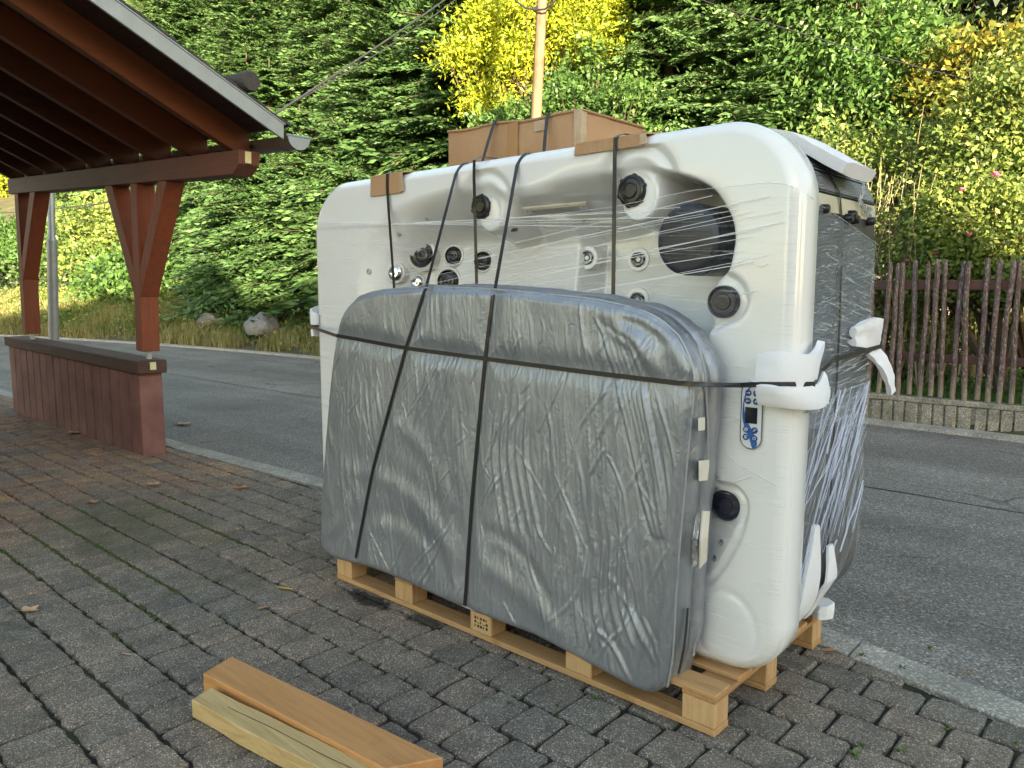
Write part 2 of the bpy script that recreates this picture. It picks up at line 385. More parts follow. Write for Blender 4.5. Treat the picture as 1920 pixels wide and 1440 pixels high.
M['beige_panel'] = grainy('beige_base_panel', [(.3, (.45, .41, .30)), (.7, (.56, .52, .40))], 7, rough=.35, bump=.1)
M['dark_trim'] = grainy('black_trim', [(.3, (.012, .012, .013)), (.7, (.03, .03, .03))], 8, rough=.35)
M['silver_trim'] = grainy('silver_trim', [(.3, (.45, .45, .43)), (.7, (.6, .6, .58))], 8, rough=.3, Metallic=.6)
def foam():
    t = NT('white_foam'); P = t.coord('Object')
    c = t.ramp(t.noise(P, 7, 4), [(.3, (.70, .70, .73)), (.7, (.77, .77, .80))])
    return t.done(t.pbsdf(c, .8, t.bump(t.noise(P, 90, 5, .7), .3, .004), Subsurface_Weight=.15, Subsurface_Radius=(.01, .01, .01), Specular_IOR_Level=.25))
M['foam'] = foam()
def cover_mat(name, a, b, metal=.5, rough=.36):
    t = NT(name)
    P = t.coord('Object', (26, 8, 2.6)); f = t.noise(P, 2.0, 6, .66, .8)
    Q = t.coord('Object', (5, 5, 2.0), (0, .5, 0)); g = t.noise(Q, 3.0, 6, .62, 1.5)
    c = t.ramp(t.noise(t.coord('Object', (3, 3, .8)), 1.6, 4), [(.3, a), (.7, b)])
    ridg = t.math('ABSOLUTE', t.math('SUBTRACT', g, .5)); h = t.math('ADD', f, t.math('MULTIPLY', ridg, -1.6))
    nb = t.bump(h, .5, .010); mic = t.voro(t.coord('Object'), 700); nb = t.bump(mic, .12, .001, nb)
    rr = t.ramp(f, [(.3, rough - .06), (.7, rough + .1)])
    return t.done(t.pbsdf(c, rr, nb, Metallic=metal, Specular_IOR_Level=.5))
M['cover'] = cover_mat('silver_vinyl_cover', (.265, .288, .325), (.35, .373, .41), .58, .345)
M['cover_side'] = cover_mat('silver_woven_side', (.34, .355, .375), (.43, .445, .46), .4, .42)
M['zip'] = grainy('black_zip', [(.3, (.008, .008, .009)), (.7, (.015, .015, .016))], 60, rough=.7)
M['tag_white'] = grainy('cream_paper_tag', [(.3, (.60, .57, .50)), (.7, (.70, .67, .60))], 14, rough=.6)
M['strap'] = grainy('black_strapping', [(.3, (.009, .009, .010)), (.7, (.018, .018, .020))], 40, rough=.38, bump=.15, stretch=(1, 1, 1), Coat_Weight=.2)
def film(name, scale, rot, gloss, haze, lo=.54, hi=.62, bs=.8, tint=(.86, .88, .92)):
    """clear stretch film: mostly lets the view through, creased gloss plus pale diffuse streaks that paint its reflections along the pull"""
    t = NT(name)
    def co(k):
        src = t.n('ShaderNodeTexCoord').outputs['Object']; mp = t.n('ShaderNodeMapping', vector_type='TEXTURE'); t.l(src, mp.inputs[0])
        mp.inputs['Rotation'].default_value = rot; mp.inputs['Scale'].default_value = tuple(1 / (q * k) for q in scale); return mp.outputs[0]
    f = t.noise(co(1), 1.0, 5, .65, .25); f2 = t.noise(co(2.3), 1.0, 4, .6, .3); f3 = t.noise(co(.35), 1.0, 3, .6)
    n = t.bump(t.math('ADD', f, t.math('MULTIPLY', f2, .6)), bs, .02)
    wide = t.ramp(f3, [(.44, .08), (.60, 1.0)])
    streak = t.math('MAXIMUM', t.ramp(f2, [(lo, 0.0), (hi, 1.0)]), t.math('MULTIPLY', t.ramp(f, [(lo, 0.0), (hi + .03, 1.0)]), .7))
    lw = t.n('ShaderNodeLayerWeight'); lw.inputs['Blend'].default_value = .25; t.l(n, lw.inputs['Normal'])
    gl = t.n('ShaderNodeBsdfGlossy'); gl.inputs['Roughness'].default_value = .12; t.l(n, gl.inputs['Normal'])
    dd = t.n('ShaderNodeBsdfDiffuse'); dd.inputs['Color'].default_value = (*tint, 1); t.l(n, dd.inputs['Normal'])
    tr = t.n('ShaderNodeBsdfTransparent')
    m1 = t.n('ShaderNodeMixShader'); t.l(t.math('MULTIPLY', t.math('ADD', lw.outputs['Fresnel'], .02), gloss, True), m1.inputs[0]); t.l(tr.outputs[0], m1.inputs[1]); t.l(gl.outputs[0], m1.inputs[2])
    m2 = t.n('ShaderNodeMixShader'); t.l(t.math('MULTIPLY', t.math('MULTIPLY', streak, wide), haze, True), m2.inputs[0]); t.l(m1.outputs[0], m2.inputs[1]); t.l(dd.outputs[0], m2.inputs[2])
    return t.done(m2.outputs[0])
M['film_front'] = film('stretch_film_front', (2.2, 1, 70), (0, R(3), 0), .30, .22, .54, .64, .22)
M['film_side_up'] = film('stretch_film_side', (1, 7, 75), (R(8), 0, 0), .85, .75, .56, .63, 1.3, (.80, .84, .92))
M['film_side_low'] = film('stretch_film_side_low', (1, 44, 2.2), (R(-31), 0, 0), .65, .75, .57, .66, 1.2, (.74, .80, .95))  # bluish streak tint paints reflected sky into the film
M['film_wad'] = film('stretch_film_wad', (22, 22, 22), (0, 0, 0), 1.2, .9, .45, .6, 1.0)
def strand(name='film_strand', col=(.85, .87, .9), k=.45):
    t = NT(name); tr = t.n('ShaderNodeBsdfTransparent'); m = t.n('ShaderNodeMixShader'); m.inputs[0].default_value = k
    t.l(tr.outputs[0], m.inputs[1]); t.l(t.pbsdf(col, .25, None), m.inputs[2]); return t.done(m.outputs[0])
M['film_strand'] = strand(); M['film_glint'] = strand('film_glint', (.85, .87, .9), .3); M['film_sky_band'] = strand('film_sky_band', (.62, .70, .88), .5)  # flat colours paint white glints and bluish sky reflection
M['panel_face'] = grainy('panel_face_print', [(.3, (.62, .64, .66)), (.7, (.68, .70, .72))], 5, rough=.2, Coat_Weight=.4)
M['panel_blue'] = grainy('panel_blue_print', [(.3, (.015, .10, .32)), (.7, (.02, .13, .38))], 5, rough=.25)
M['panel_navy'] = grainy('panel_button_blue', [(.3, (.010, .05, .19)), (.7, (.013, .06, .22))], 5, rough=.25)
M['lcd'] = grainy('dark_display', [(.3, (.012, .013, .018)), (.7, (.018, .02, .026))], 5, rough=.12)
M['print_white'] = grainy('white_print', [(.3, (.6, .64, .7)), (.7, (.7, .73, .78))], 5, rough=.3)
M['picket'] = None
def picket_mat():
    t = NT('weathered_brown_picket'); P = t.coord('World', (6, 6, 1.2))
    c = t.ramp(t.noise(P, 4, 6, .65), [(.3, (.055, .032, .03)), (.6, (.11, .066, .06))])
    sp = t.ramp(t.noise(t.coord('World', (14, 14, 5)), 5, 6, .75), [(.51, 0), (.62, .9)]); c = t.mix(sp, c, (.34, .30, .27))
    g = t.n('ShaderNodeSeparateXYZ'); t.l(t.n('ShaderNodeNewGeometry').outputs['Position'], g.inputs[0])
    bare = t.n('ShaderNodeMapRange'); t.l(t.math('ADD', g.outputs['Z'], t.math('MULTIPLY', t.noise(P, 3), .25)), bare.inputs[0])
    bare.inputs[1].default_value = .75; bare.inputs[2].default_value = .5; c = t.mix(t.math('MULTIPLY', bare.outputs[0], .7), c, (.27, .225, .17))
    return t.done(t.pbsdf(c, .8, t.bump(t.noise(P, 12, 5), .4, .005)))
M['picket'] = picket_mat()
M['rail'] = wood('brown_rail', (.13, .06, .05), (.06, .032, .028), 'X', 1, .7, .3)
M['bark'] = wood('brown_bark', (.11, .08, .055), (.04, .028, .02), 'Z', .7, .9, .8)
M['twig'] = grainy('pale_twig', [(.3, (.20, .165, .09)), (.7, (.36, .31, .19))], 6, rough=.8)
def leaf_mat(name, stops, trans=.3, rough=.5, spec=.4):
    t = NT(name); a = t.n('ShaderNodeAttribute', attribute_name='var')
    c = t.ramp(a.outputs['Fac'], stops); c = t.mix(1, c, t.ramp(t.noise(t.coord('World'), 1.3, 3), [(.3, .82), (.7, 1.18)]), 'MULTIPLY')
    p = t.pbsdf(c, rough, None, Specular_IOR_Level=spec)
    tr = t.n('ShaderNodeBsdfTranslucent'); t.l(c, tr.inputs[0]); m = t.n('ShaderNodeMixShader'); m.inputs[0].default_value = trans
    t.l(p, m.inputs[1]); t.l(tr.outputs[0], m.inputs[2]); return t.done(m.outputs[0])
M['fir'] = leaf_mat('fir_needles', [(0, (0.0246, 0.0621, 0.0205)), (.45, (0.0498, 0.1135, 0.0339)), (.8, (0.0869, 0.1744, 0.052)), (1, (0.1269, 0.2249, 0.0738))], .15, .55, .3)
M['spruce'] = leaf_mat('spruce_needles', [(0, (0.0282, 0.0659, 0.0209)), (.5, (0.0607, 0.1309, 0.0391)), (1, (0.1193, 0.2126, 0.0669))], .12, .55, .3)
M['leaf_yellow'] = leaf_mat('yellow_autumn_leaves', [(0, (0.1054, 0.1857, 0.0181)), (.3, (0.2253, 0.297, 0.028)), (.65, (0.3844, 0.431, 0.0384)), (1, (0.5216, 0.5108, 0.0489))], .4)
M['leaf_green'] = leaf_mat('green_cherry_leaves', [(0, (0.0347, 0.0843, 0.0207)), (.5, (0.0677, 0.1521, 0.035)), (.85, (0.1028, 0.2041, 0.0483)), (1, (0.1592, 0.2419, 0.0628))], .35)
M['leaf_mixed'] = leaf_mat('yellow_green_leaves', [(0, (0.0628, 0.1154, 0.0277)), (.4, (0.1391, 0.2119, 0.0513)), (.75, (0.2465, 0.3011, 0.0727)), (1, (0.3674, 0.3718, 0.0913))], .4)
M['leaf_orange'] = leaf_mat('orange_green_leaves', [(0, (.07, .11, .02)), (.45, (.15, .18, .03)), (.75, (.32, .26, .045)), (1, (.46, .28, .05))], .4)
M['leaf_dark'] = leaf_mat('dark_evergreen_leaves', [(0, (.012, .024, .010)), (.6, (.028, .05, .017)), (1, (.05, .075, .025))], .15)
M['grass'] = leaf_mat('green_grass', [(0, (0.0554, 0.1085, 0.0176)), (.6, (0.1028, 0.1989, 0.0294)), (1, (0.174, 0.2712, 0.0441))], .3)
M['grass_dry'] = leaf_mat('dry_bank_grass', [(0, (0.0927, 0.0998, 0.035)), (.35, (0.1835, 0.1805, 0.0643)), (.7, (0.3037, 0.2757, 0.1136)), (1, (0.4137, 0.377, 0.1733))], .3)
M['petal'] = grainy('pink_petals', [(.3, (.5, .10, .2)), (.7, (.62, .2, .32))], 9, rough=.6)
M['moss'] = grainy('green_moss', [(.3, (.035, .05, .012)), (.7, (.075, .095, .022))], 60, rough=.95, bump=.8, kind='World')
M['soil'] = grainy('bank_soil', [(.3, (.045, .045, .02)), (.6, (.085, .08, .035)), (.8, (.12, .10, .05))], 1.6, 8, .95, .8, .03, kind='World')
M['rock'] = grainy('grey_boulder', [(.3, (.12, .12, .12)), (.6, (.18, .178, .172)), (.8, (.23, .225, .215))], 4, 8, .85, .5, .02)
M['render_wall'] = grainy('cream_render', [(.3, (.42, .39, .33)), (.7, (.50, .47, .40))], 3, 6, .9, .3, .004)
M['roof_red'] = grainy('brown_roof_tiles', [(.3, (.10, .05, .035)), (.7, (.16, .08, .055))], 6, 6, .8, .3, .01)
M['window_glass'] = grainy('window_glass', [(.3, (.03, .035, .04)), (.7, (.04, .045, .05))], 3, rough=.05)
M['window_frame'] = grainy('white_window_frame', [(.3, (.7, .7, .7)), (.7, (.78, .78, .78))], 3, rough=.4)
M['shed_wall'] = grainy('pale_garden_wall', [(.3, (.24, .20, .16)), (.7, (.30, .26, .21))], 3, 6, .9, .2, .004)
M['leaf_brown'] = grainy('dry_brown_leaf', [(.3, (.30, .14, .06)), (.7, (.48, .25, .12))], 30, rough=.7)
M['leaf_tan'] = grainy('tan_oak_leaf', [(.3, (.42, .25, .14)), (.7, (.55, .37, .23))], 30, rough=.7)
M['leaf_gold'] = grainy('golden_leaf', [(.3, (.55, .33, .03)), (.7, (.66, .42, .05))], 30, rough=.5)
M['weed'] = grainy('small_weed', [(.3, (.06, .11, .02)), (.7, (.11, .17, .04))], 30, rough=.6)
M['styro'] = grainy('white_polystyrene', [(.3, (.72, .73, .75)), (.7, (.82, .83, .84))], 60, rough=.85, bump=.6)
# ------------------------------------------------------------------ ground: road, kerb, pavement, bank
rng = np.random.default_rng(7); random.seed(7)
def bend(x): return np.where(np.asarray(x, float) < -13, .0075 * (np.asarray(x, float) + 13) ** 2, 0.0)
def kerb_y(x):
    x = np.asarray(x, float)
    return np.interp(x, [-60, -13, -7.3, -5, -2.5, -1.15, -.37, .8, 3, 12], [3.3, 3.3, 3.27, 3.37, 3.36, 3.295, 3.125, 2.86, 2.6, 2.5]) - bend(x)
def far_y(x):
    x = np.asarray(x, float)
    return np.interp(x, [-60, -14.7, -8, -2.8, -1.3, 2, 14], [9.85, 9.72, 9.45, 9.15, 9.05, 8.85, 8.3]) - bend(x) * 1.02
def strip(xs, ya, yb, za, zb, n=6):
    V = []; F = []
    for x in xs:
        for j in range(n + 1):
            t = j / n; V.append((x, ya(x) * (1 - t) + yb(x) * t, za * (1 - t) + zb * t))
    for i in range(len(xs) - 1):
        for j in range(n): a = i * (n + 1) + j; F.append([a, a + n + 1, a + n + 2, a + 1])
    return V, F
XS = np.concatenate([np.arange(-60, -14, 1.5), np.arange(-14, 4, .4), np.arange(4, 26, 1.5)])
tag(obj('ground', [(-400, -400, -1.2), (400, -400, -1.2), (400, 400, -1.2), (-400, 400, -1.2)], [[0, 1, 2, 3]], M['soil']), kind='structure')
V, F = strip(XS, lambda x: kerb_y(x) - .02, lambda x: far_y(x) + .02, -.008, -.004, 10)
road = tag(obj('road', V, F, M['asphalt']), kind='structure')
# sealed joint along the middle of the carriageway
cx = np.arange(-40, 14, .25); cyw = 6.12 - bend(cx) + .05 * (vnoise(cx * .5, cx * 0, 3) - .5) + .03 * (vnoise(cx * 4, cx * 0, 4) - .5) - .05 * sstep(-3, 2, cx)
wd = .006 + .012 * vnoise(cx * 3, cx * 0, 5)
V = [(x, y + s * q, -.0035) for x, y, q in zip(cx, cyw, wd) for s in (-1, 1)]
F = [[2 * i, 2 * i + 2, 2 * i + 3, 2 * i + 1] for i in range(len(cx) - 1)]
obj('tar_joint', V, F, M['tar'], road)

# pavement base (bedding seen in the joints) with the paving stones on it
V, F = strip(XS, lambda x: -14 + 0 * x, lambda x: kerb_y(x) + .0, -.020, -.020, 3)
pave = tag(obj('pavement', V, F, M['joint']), kind='structure')
NP = 14
def paver_shape(lx, ly, seed):
    r = np.random.default_rng(seed); a, b = lx / 2 - (.008 if lx < ly else .007), ly / 2 - .0065; P = []
    per = [(-1, -1), (-.33, -1), (.33, -1), (1, -1), (1, 0), (1, 1), (.33, 1), (-.33, 1), (-1, 1), (-1, 0)]
    pts = []
    for k, (u, v) in enumerate(per):
        if abs(u) == 1 and abs(v) == 1:
            c = .008; pts += [(a * u, (b - c) * v), ((a - c) * u, b * v)] if (u * v > 0) == (u > 0 and v > 0) or True else []
        else:
            if abs(v) == 1: pts.append((a * u, b * v + .004 * (1 if (k % 2) else -1)))
            else: pts.append((a * u + .0035 * u * (1 if v == 0 else 0), b * v))
    # order by angle
    pts = sorted(pts, key=lambda p: math.atan2(p[1] / b, p[0] / a))
    pts = [(x + r.uniform(-.003, .003), y + r.uniform(-.003, .003)) for x, y in pts]; n = len(pts)
    V = []; zt = [r.uniform(-.0012, .0012) for _ in range(3)]
    for (x, y) in pts: V.append((x * .90, y * .90, .0 + zt[0] + zt[1] * x / a + zt[2] * y / b))
    for (x, y) in pts: V.append((x, y, -.011))
    for (x, y) in pts: V.append((x * 1.0, y * 1.0, -.03))
    F = [list(range(n))]
    for k in range(2):
        for i in range(n): F.append([k * n + i, (k + 1) * n + i, (k + 1) * n + (i + 1) % n, k * n + (i + 1) % n])
    return V, F
def shape_mesh(lx, ly, seed):
    V, F = paver_shape(lx, ly, seed); me = np_mesh('paver', V, F, False); me.materials.append(M['paver']); return V, F, me
A_SH = [shape_mesh(.168, .2, 10 + i) for i in range(5)]      # short side along the road
B_SH = [shape_mesh(.2, .168, 30 + i) for i in range(5)]      # long side along the road
_fwv = Vector(_fw)
places = []
YB = 2.215
y = YB - .1; row = 0
while y > -3.2:
    x = -13.0 + (row % 2) * .084 + rng.uniform(-.01, .01)
    while x < 3.0: places.append((x, y + rng.uniform(-.003, .003), 0)); x += .1685
    y -= .2005; row += 1
y = YB + .085; row = 0
while y < 3.45:
    x = -16.0 + (row % 2) * .1 + rng.uniform(-.01, .01)
    while x < 3.4: places.append((x, y + rng.uniform(-.003, .003), 1)); x += .2005
    y += .1685; row += 1
fit = []
for x, y, k in places:                                          # stones along the kerb are cut to fit
    lim = float(kerb_y(x)) - .094; h = .084 if k else .1
    if y + h <= lim: fit.append((x, y, k, 1.0))
    elif lim - (y - h) > .045: s_ = (lim - (y - h)) / (2 * h); fit.append((x, y - h + s_ * h, k, s_))
places = fit
def in_view(x, y, m=60):
    v = np.array([x, y, 0]) - _C; d = v @ _fw
    if d < .3: return None
    px = 960 + FOC * (v @ _rt) / d; py = 720 - FOC * (v @ _up) / d
    return d if (-m < px < 1920 + m and -m < py < 1440 + m * 1.5) else None
WALL = (-11.05, -7.14, 2.86, 3.05)
def hidden(x, y):   # under the pallet load, or behind the low wall
    if -3.25 < x < -1.2 and 2.33 < y < 3.15: return True
    return WALL[0] < x < WALL[1] and WALL[2] - .02 < y < WALL[3] + .02
dist = [(in_view(p[0], p[1]), p) for p in places]
near = sorted([(d, p) for d, p in dist if d and not hidden(p[0], p[1])], key=lambda q: q[0])
own = set(p for d, p in near[:300])
VV = []; FF = []
for p in places:
    x, y, k, sy = p
    if hidden(x, y) and WALL[0] < x < WALL[1] and y > 2.8: continue
    Vs, Fs, me = (B_SH if k else A_SH)[random.randrange(5)]
    rz = rng.normal(0, .012); dz = -.0005 + rng.normal(0, .0018); fl = random.random() < .5
    if p in own:
        o = bpy.data.objects.new('paver', me); COL.objects.link(o); o.parent = pave
        o.location = (x, y, dz); o.scale = (1, sy, 1); o.rotation_euler = (rng.normal(0, .004), rng.normal(0, .004), rz + (math.pi if fl else 0))
    else:
        c, s = math.cos(rz + (math.pi if fl else 0)), math.sin(rz + (math.pi if fl else 0)); n = len(VV)
        VV += [(x + c * a - s * b * sy, y + s * a + c * b * sy, z + dz) for a, b, z in Vs]; FF += [[i + n for i in f] for f in Fs]
tag(obj('paver_field', VV, FF, M['paver'], pave), kind='stuff')
# kerb stones set flush between pavement and road
x = -16.0; i = 0
kerb = tag(obj('kerb', *strip(XS, lambda q: kerb_y(q) - .08, lambda q: kerb_y(q) + .08, -.02, -.02, 1), M['joint']), kind='structure')
while x < 3.2:
    x1 = x + 1.0; mb = MB(); n = 5; P = []
    for j in range(n + 1):
        q = x + .004 + (x1 - x - .008) * j / n; yc = float(kerb_y(q)); P.append((q, yc))
    for j in range(n):
        (a, ya), (b, yb) = P[j], P[j + 1]
        mb.hexa([(a, ya - .085, -.12), (b, yb - .085, -.12), (b, yb + .085, -.12), (a, ya + .085, -.12), (a, ya - .085, .003), (b, yb - .085, .003), (b, yb + .085, .006), (a, ya + .085, .006)])
    V = np.array(mb.v); keys = {}; idx = []
    for v in V:
        kk = tuple(np.round(v, 5)); keys.setdefault(kk, len(keys)); idx.append(keys[kk])
    F = [[idx[q] for q in f] for f in mb.f]; from collections import Counter
    cnt = Counter(tuple(sorted(f)) for f in F); F = [f for f in F if cnt[tuple(sorted(f))] == 1]
    mm = MB(); mm.v = list(keys.keys()); mm.f = F
    mm.build('kerb_stone', M['kerb'], kerb, bevel=.008, seg=2); x = x1
# far edging of the road
V, F = strip(XS, lambda q: far_y(q) - .06, lambda q: far_y(q) + .09, .03, .045, 1)
V2, F2 = strip(XS, lambda q: far_y(q) - .075, lambda q: far_y(q) - .06, -.02, .03, 1)
n = len(V); tag(obj('road_edging', V + V2, F + [[i + n for i in f] for f in F2], M['kerb']), kind='structure')

# terrain beyond the road: garden behind the fence, verge and bank on the left, wooded slope behind
def ter_z(x, y):
    x = np.asarray(x, float); y = np.asarray(y, float); d = y - far_y(x)
    gard = sstep(-5.2, -4.2, x)
    bank = np.interp(d, [-1, .05, .4, 1.2, 2.6, 5, 9, 60, 200], [0, .02, .10, .42, .95, 1.5, 2.6, 24, 60])
    flat = np.interp(d, [-1, .05, .18, .3, 7, 14, 60, 200], [0, -.02, -.02, .30, .42, 1.6, 22, 60])
    z = bank * (1 - gard) + flat * gard
    return z + sstep(.3, 1.5, d) * ((fbm(x * .6, y * .6, 21) - .5) * .35 + (fbm(x * 2.5, y * 2.5, 22) - .5) * .12) * (1 - .8 * gard)
gx = np.concatenate([np.arange(-120, -40, 6), np.arange(-40, 8, .45), np.arange(8, 60, 5)])
gd = np.concatenate([[.05, .1, .18, .3, .5], np.arange(.8, 6, .35), np.arange(6, 14, 1), np.arange(16, 70, 6), [90, 130, 190]])
V = []
for x in gx:
    for d in gd:
        yy = float(far_y(x)) + d; V.append((x, yy, float(ter_z(x, yy))))
m = len(gd); F = [[i * m + j, (i + 1) * m + j, (i + 1) * m + j + 1, i * m + j + 1] for i in range(len(gx) - 1) for j in range(m - 1)]
tag(obj('bank_terrain', V, F, M['soil'], smooth=True), kind='structure')
# ------------------------------------------------------------------ low wall and open shelter on the left
T = .056; PX, PZ = -7.1, 2.4
def lev(x, y, z): return (x + T * (z - PZ), y, z - T * (x - PX))      # the shelter stands plumb, the street falls away to the left
wall = thing('low_wall', (-9.1, 2.95, 0), 'low red brown wall of upright boards under the shelter posts', 'wall')
wx0, wx1 = -11.0, -7.155
def wtop(x): return .752 + (.825 - .752) * (x - wx1) / (-10.94 - wx1)
nb = 17; bw = (wx1 - wx0) / nb
core = MB(); core.hexa([(wx0 + .01, 2.885, -.05), (wx1 - .012, 2.885, -.05), (wx1 - .012, 3.035, -.05), (wx0 + .01, 3.035, -.05),
                        (wx0 + .01, 2.885, wtop(wx0)), (wx1 - .012, 2.885, wtop(wx1)), (wx1 - .012, 3.035, wtop(wx1)), (wx0 + .01, 3.035, wtop(wx0))]).build('wall_core', M['painted_concrete'], wall)
for i in range(nb):
    for (y0, y1) in ((2.85, 2.884), (3.036, 3.055)):
        a = wx0 + i * bw + .004; b = a + bw - .008; yy = y0 - random.uniform(0, .004) if y0 < 2.9 else y0
        MB().hexa([(a, yy, -.04), (b, yy, -.04), (b, y1, -.04), (a, y1, -.04), (a, yy, wtop(a) - .001), (b, yy, wtop(b) - .001), (b, y1, wtop(b) - .001), (a, y1, wtop(a) - .001)]).build('wall_board', M['painted_concrete'], wall, bevel=.009)
MB().box((wx1 - .011, 2.848, -.04), (wx1 + .012, 3.058, .751)).build('end_board', M['painted_concrete'], wall, bevel=.006)
cx0, cx1 = -11.05, -7.09
cap = MB().hexa([(cx0, 2.82, wtop(cx0) + .001), (cx1, 2.82, wtop(cx1) + .001), (cx1, 3.085, wtop(cx1) + .001), (cx0, 3.085, wtop(cx0) + .001),
                 (cx0, 2.82, wtop(cx0) + .108), (cx1, 2.82, wtop(cx1) + .12), (cx1, 3.085, wtop(cx1) + .12), (cx0, 3.085, wtop(cx0) + .108)]).build('cap_board', M['cap_wood'], wall, bevel=.006)
MB().box((cx1 + .001, 2.93, .785), (cx1 + .006, 2.985, .855)).build('reflector', M['yellow_pad'], wall, bevel=.001)

sh = thing('timber_shelter', (-8, 2.9, 0), 'open red timber shelter with braced posts and a dark tiled roof', 'shelter')
BY0, BY1, BZ0, BZ1 = 2.85, 3.012, 2.43, 2.60
beam = MB().prism([(-10.55, BZ0), (-5.32, BZ0), (-5.215, BZ0 + .072), (-5.205, BZ1), (-10.55, BZ1)], 1, BY0, BY1).xf(lev).build('eaves_beam', M['beam_wood'], sh, bevel=.004)
MB().box((-5.2065, 2.895, 2.512), (-5.199, 2.94, 2.592)).xf(lev).build('reflector', M['yellow_pad'], sh)
posts = [(-7.03, .965), (-10.27, .82)]
for k, (xc, zb) in enumerate(posts):
    zb -= .0
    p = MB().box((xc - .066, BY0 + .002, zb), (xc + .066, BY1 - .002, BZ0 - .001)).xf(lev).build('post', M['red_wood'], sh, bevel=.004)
    MB().box((xc - .02, 2.915, zb - .075), (xc + .02, 2.955, zb - .001)).xf(lev).build('post_foot', M['galv'], p)
    # braces: 0.13 square timbers from post to beam
    for sgn in ((1, -1) if k == 0 else (1,)):
        zA, zBm = 1.50, BZ0 + .02
        x0 = xc + sgn * .068; run = .56
        a0, a1 = (x0, zA - .05), (x0, zA + .20); b0, b1 = (x0 + sgn * (run + .02), BZ0 - .002), (x0 + sgn * (run - .15), BZ0 - .002)
        poly = [a0, b0, b1, a1] if sgn > 0 else [a1, b1, b0, a0]
        MB().prism(poly, 1, BY0 + .004, BY1 - .004).xf(lev).build('brace', M['red_wood'], sh, bevel=.003)
        MB().lathe((x0 + sgn * .03, BY0 + .002, zA + .06), (0, -1, 0), [(.007, 0), (.007, .004), (0, .006)], 8).xf(lev).build('bolt', M['dark_trim'], sh)
# roof frame: rafters fall towards the road; levels measured at the rafter nearest the verge
SL = .478; XR0 = -5.325
def rb(y, lift=0): return 2.605 - SL * (y - 2.87) + lift       # rafter underside (levelled) at y
RY = .15                                                        # ridge
def slab(x0, x1, y0, y1, l0, l1, name, mat, parent, bevel=0):
    return MB().hexa([(x0, y0, rb(y0, l0)), (x1, y0, rb(y0, l0)), (x1, y1, rb(y1, l0)), (x0, y1, rb(y1, l0)),
                      (x0, y0, rb(y0, l1)), (x1, y0, rb(y0, l1)), (x1, y1, rb(y1, l1)), (x0, y1, rb(y1, l1))]).xf(lev).build(name, mat, parent, bevel=bevel)
nr = 9
for i in range(nr):
    x1 = XR0 - i * .64
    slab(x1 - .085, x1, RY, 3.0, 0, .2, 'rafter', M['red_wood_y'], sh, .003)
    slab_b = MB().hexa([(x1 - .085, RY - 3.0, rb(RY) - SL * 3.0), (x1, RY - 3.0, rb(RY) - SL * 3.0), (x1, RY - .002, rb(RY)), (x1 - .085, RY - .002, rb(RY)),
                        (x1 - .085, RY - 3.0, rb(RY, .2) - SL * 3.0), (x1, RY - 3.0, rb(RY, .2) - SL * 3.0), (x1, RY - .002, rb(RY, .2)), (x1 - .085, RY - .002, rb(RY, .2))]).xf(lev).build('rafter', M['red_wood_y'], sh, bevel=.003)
XV = -4.905; XL = XR0 - (nr - 1) * .64 - .5
# boarding under the tiles, one board after another down the slope
y = RY
while y < 3.0:
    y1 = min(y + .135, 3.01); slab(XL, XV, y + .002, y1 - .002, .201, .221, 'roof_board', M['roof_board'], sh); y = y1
MB().hexa([(XL, RY - 3.1, rb(RY, .201) - SL * 3.1), (XV, RY - 3.1, rb(RY, .201) - SL * 3.1), (XV, RY, rb(RY, .201)), (XL, RY, rb(RY, .201)),
           (XL, RY - 3.1, rb(RY, .221) - SL * 3.1), (XV, RY - 3.1, rb(RY, .221) - SL * 3.1), (XV, RY, rb(RY, .221)), (XL, RY, rb(RY, .221))]).xf(lev).build('rear_roof_deck', M['roof_board'], sh)
slab(XV + .002, XV + .024, RY, 3.01, .128, .230, 'verge_trim', M['metal_zinc'], sh, .002)
slab(XV + .0, XV + .03, RY, 3.02, .231, .239, 'verge_flashing', M['metal_zinc'], sh)
for k in range(15):                                             # tile courses
    ya = 3.07 - .2 * k; yb = ya - .24; yb = max(yb, RY)
    if ya <= RY + .05: break
    n = 16; wx = (XV + .02 - XL) / n
    tl = MB()
    for j in range(n if k < 14 else n):
        xa = XL + j * wx + (wx / 2 if k % 2 else 0) * (1 if j < n - 1 else 0)
        xb = xa + wx - .004 if j < n - 1 else XV + .022
        lf = random.uniform(0, .005)
        tl.hexa([(xa, ya, rb(ya, .248 + lf)), (xb, ya, rb(ya, .248 + lf)), (xb, yb, rb(yb, .240)), (xa, yb, rb(yb, .240)),
                 (xa, ya, rb(ya, .262 + lf)), (xb, ya, rb(ya, .262 + lf)), (xb, yb, rb(yb, .252)), (xa, yb, rb(yb, .252))])
    o = tl.xf(lev).build('tile_course', M['slate'], sh)
MB().hexa([(XL, RY - 3.1, rb(RY, .23) - SL * 3.1), (XV + .02, RY - 3.1, rb(RY, .2) - SL * 3.1), (XV + .02, RY, rb(RY, .2)), (XL, RY, rb(RY, .2)),
           (XL, RY - 3.1, rb(RY, .22) - SL * 3.1), (XV + .02, RY - 3.1, rb(RY, .22) - SL * 3.1), (XV + .02, RY, rb(RY, .22)), (XL, RY, rb(RY, .22))]).xf(lev).build('rear_tiles', M['slate'], sh)
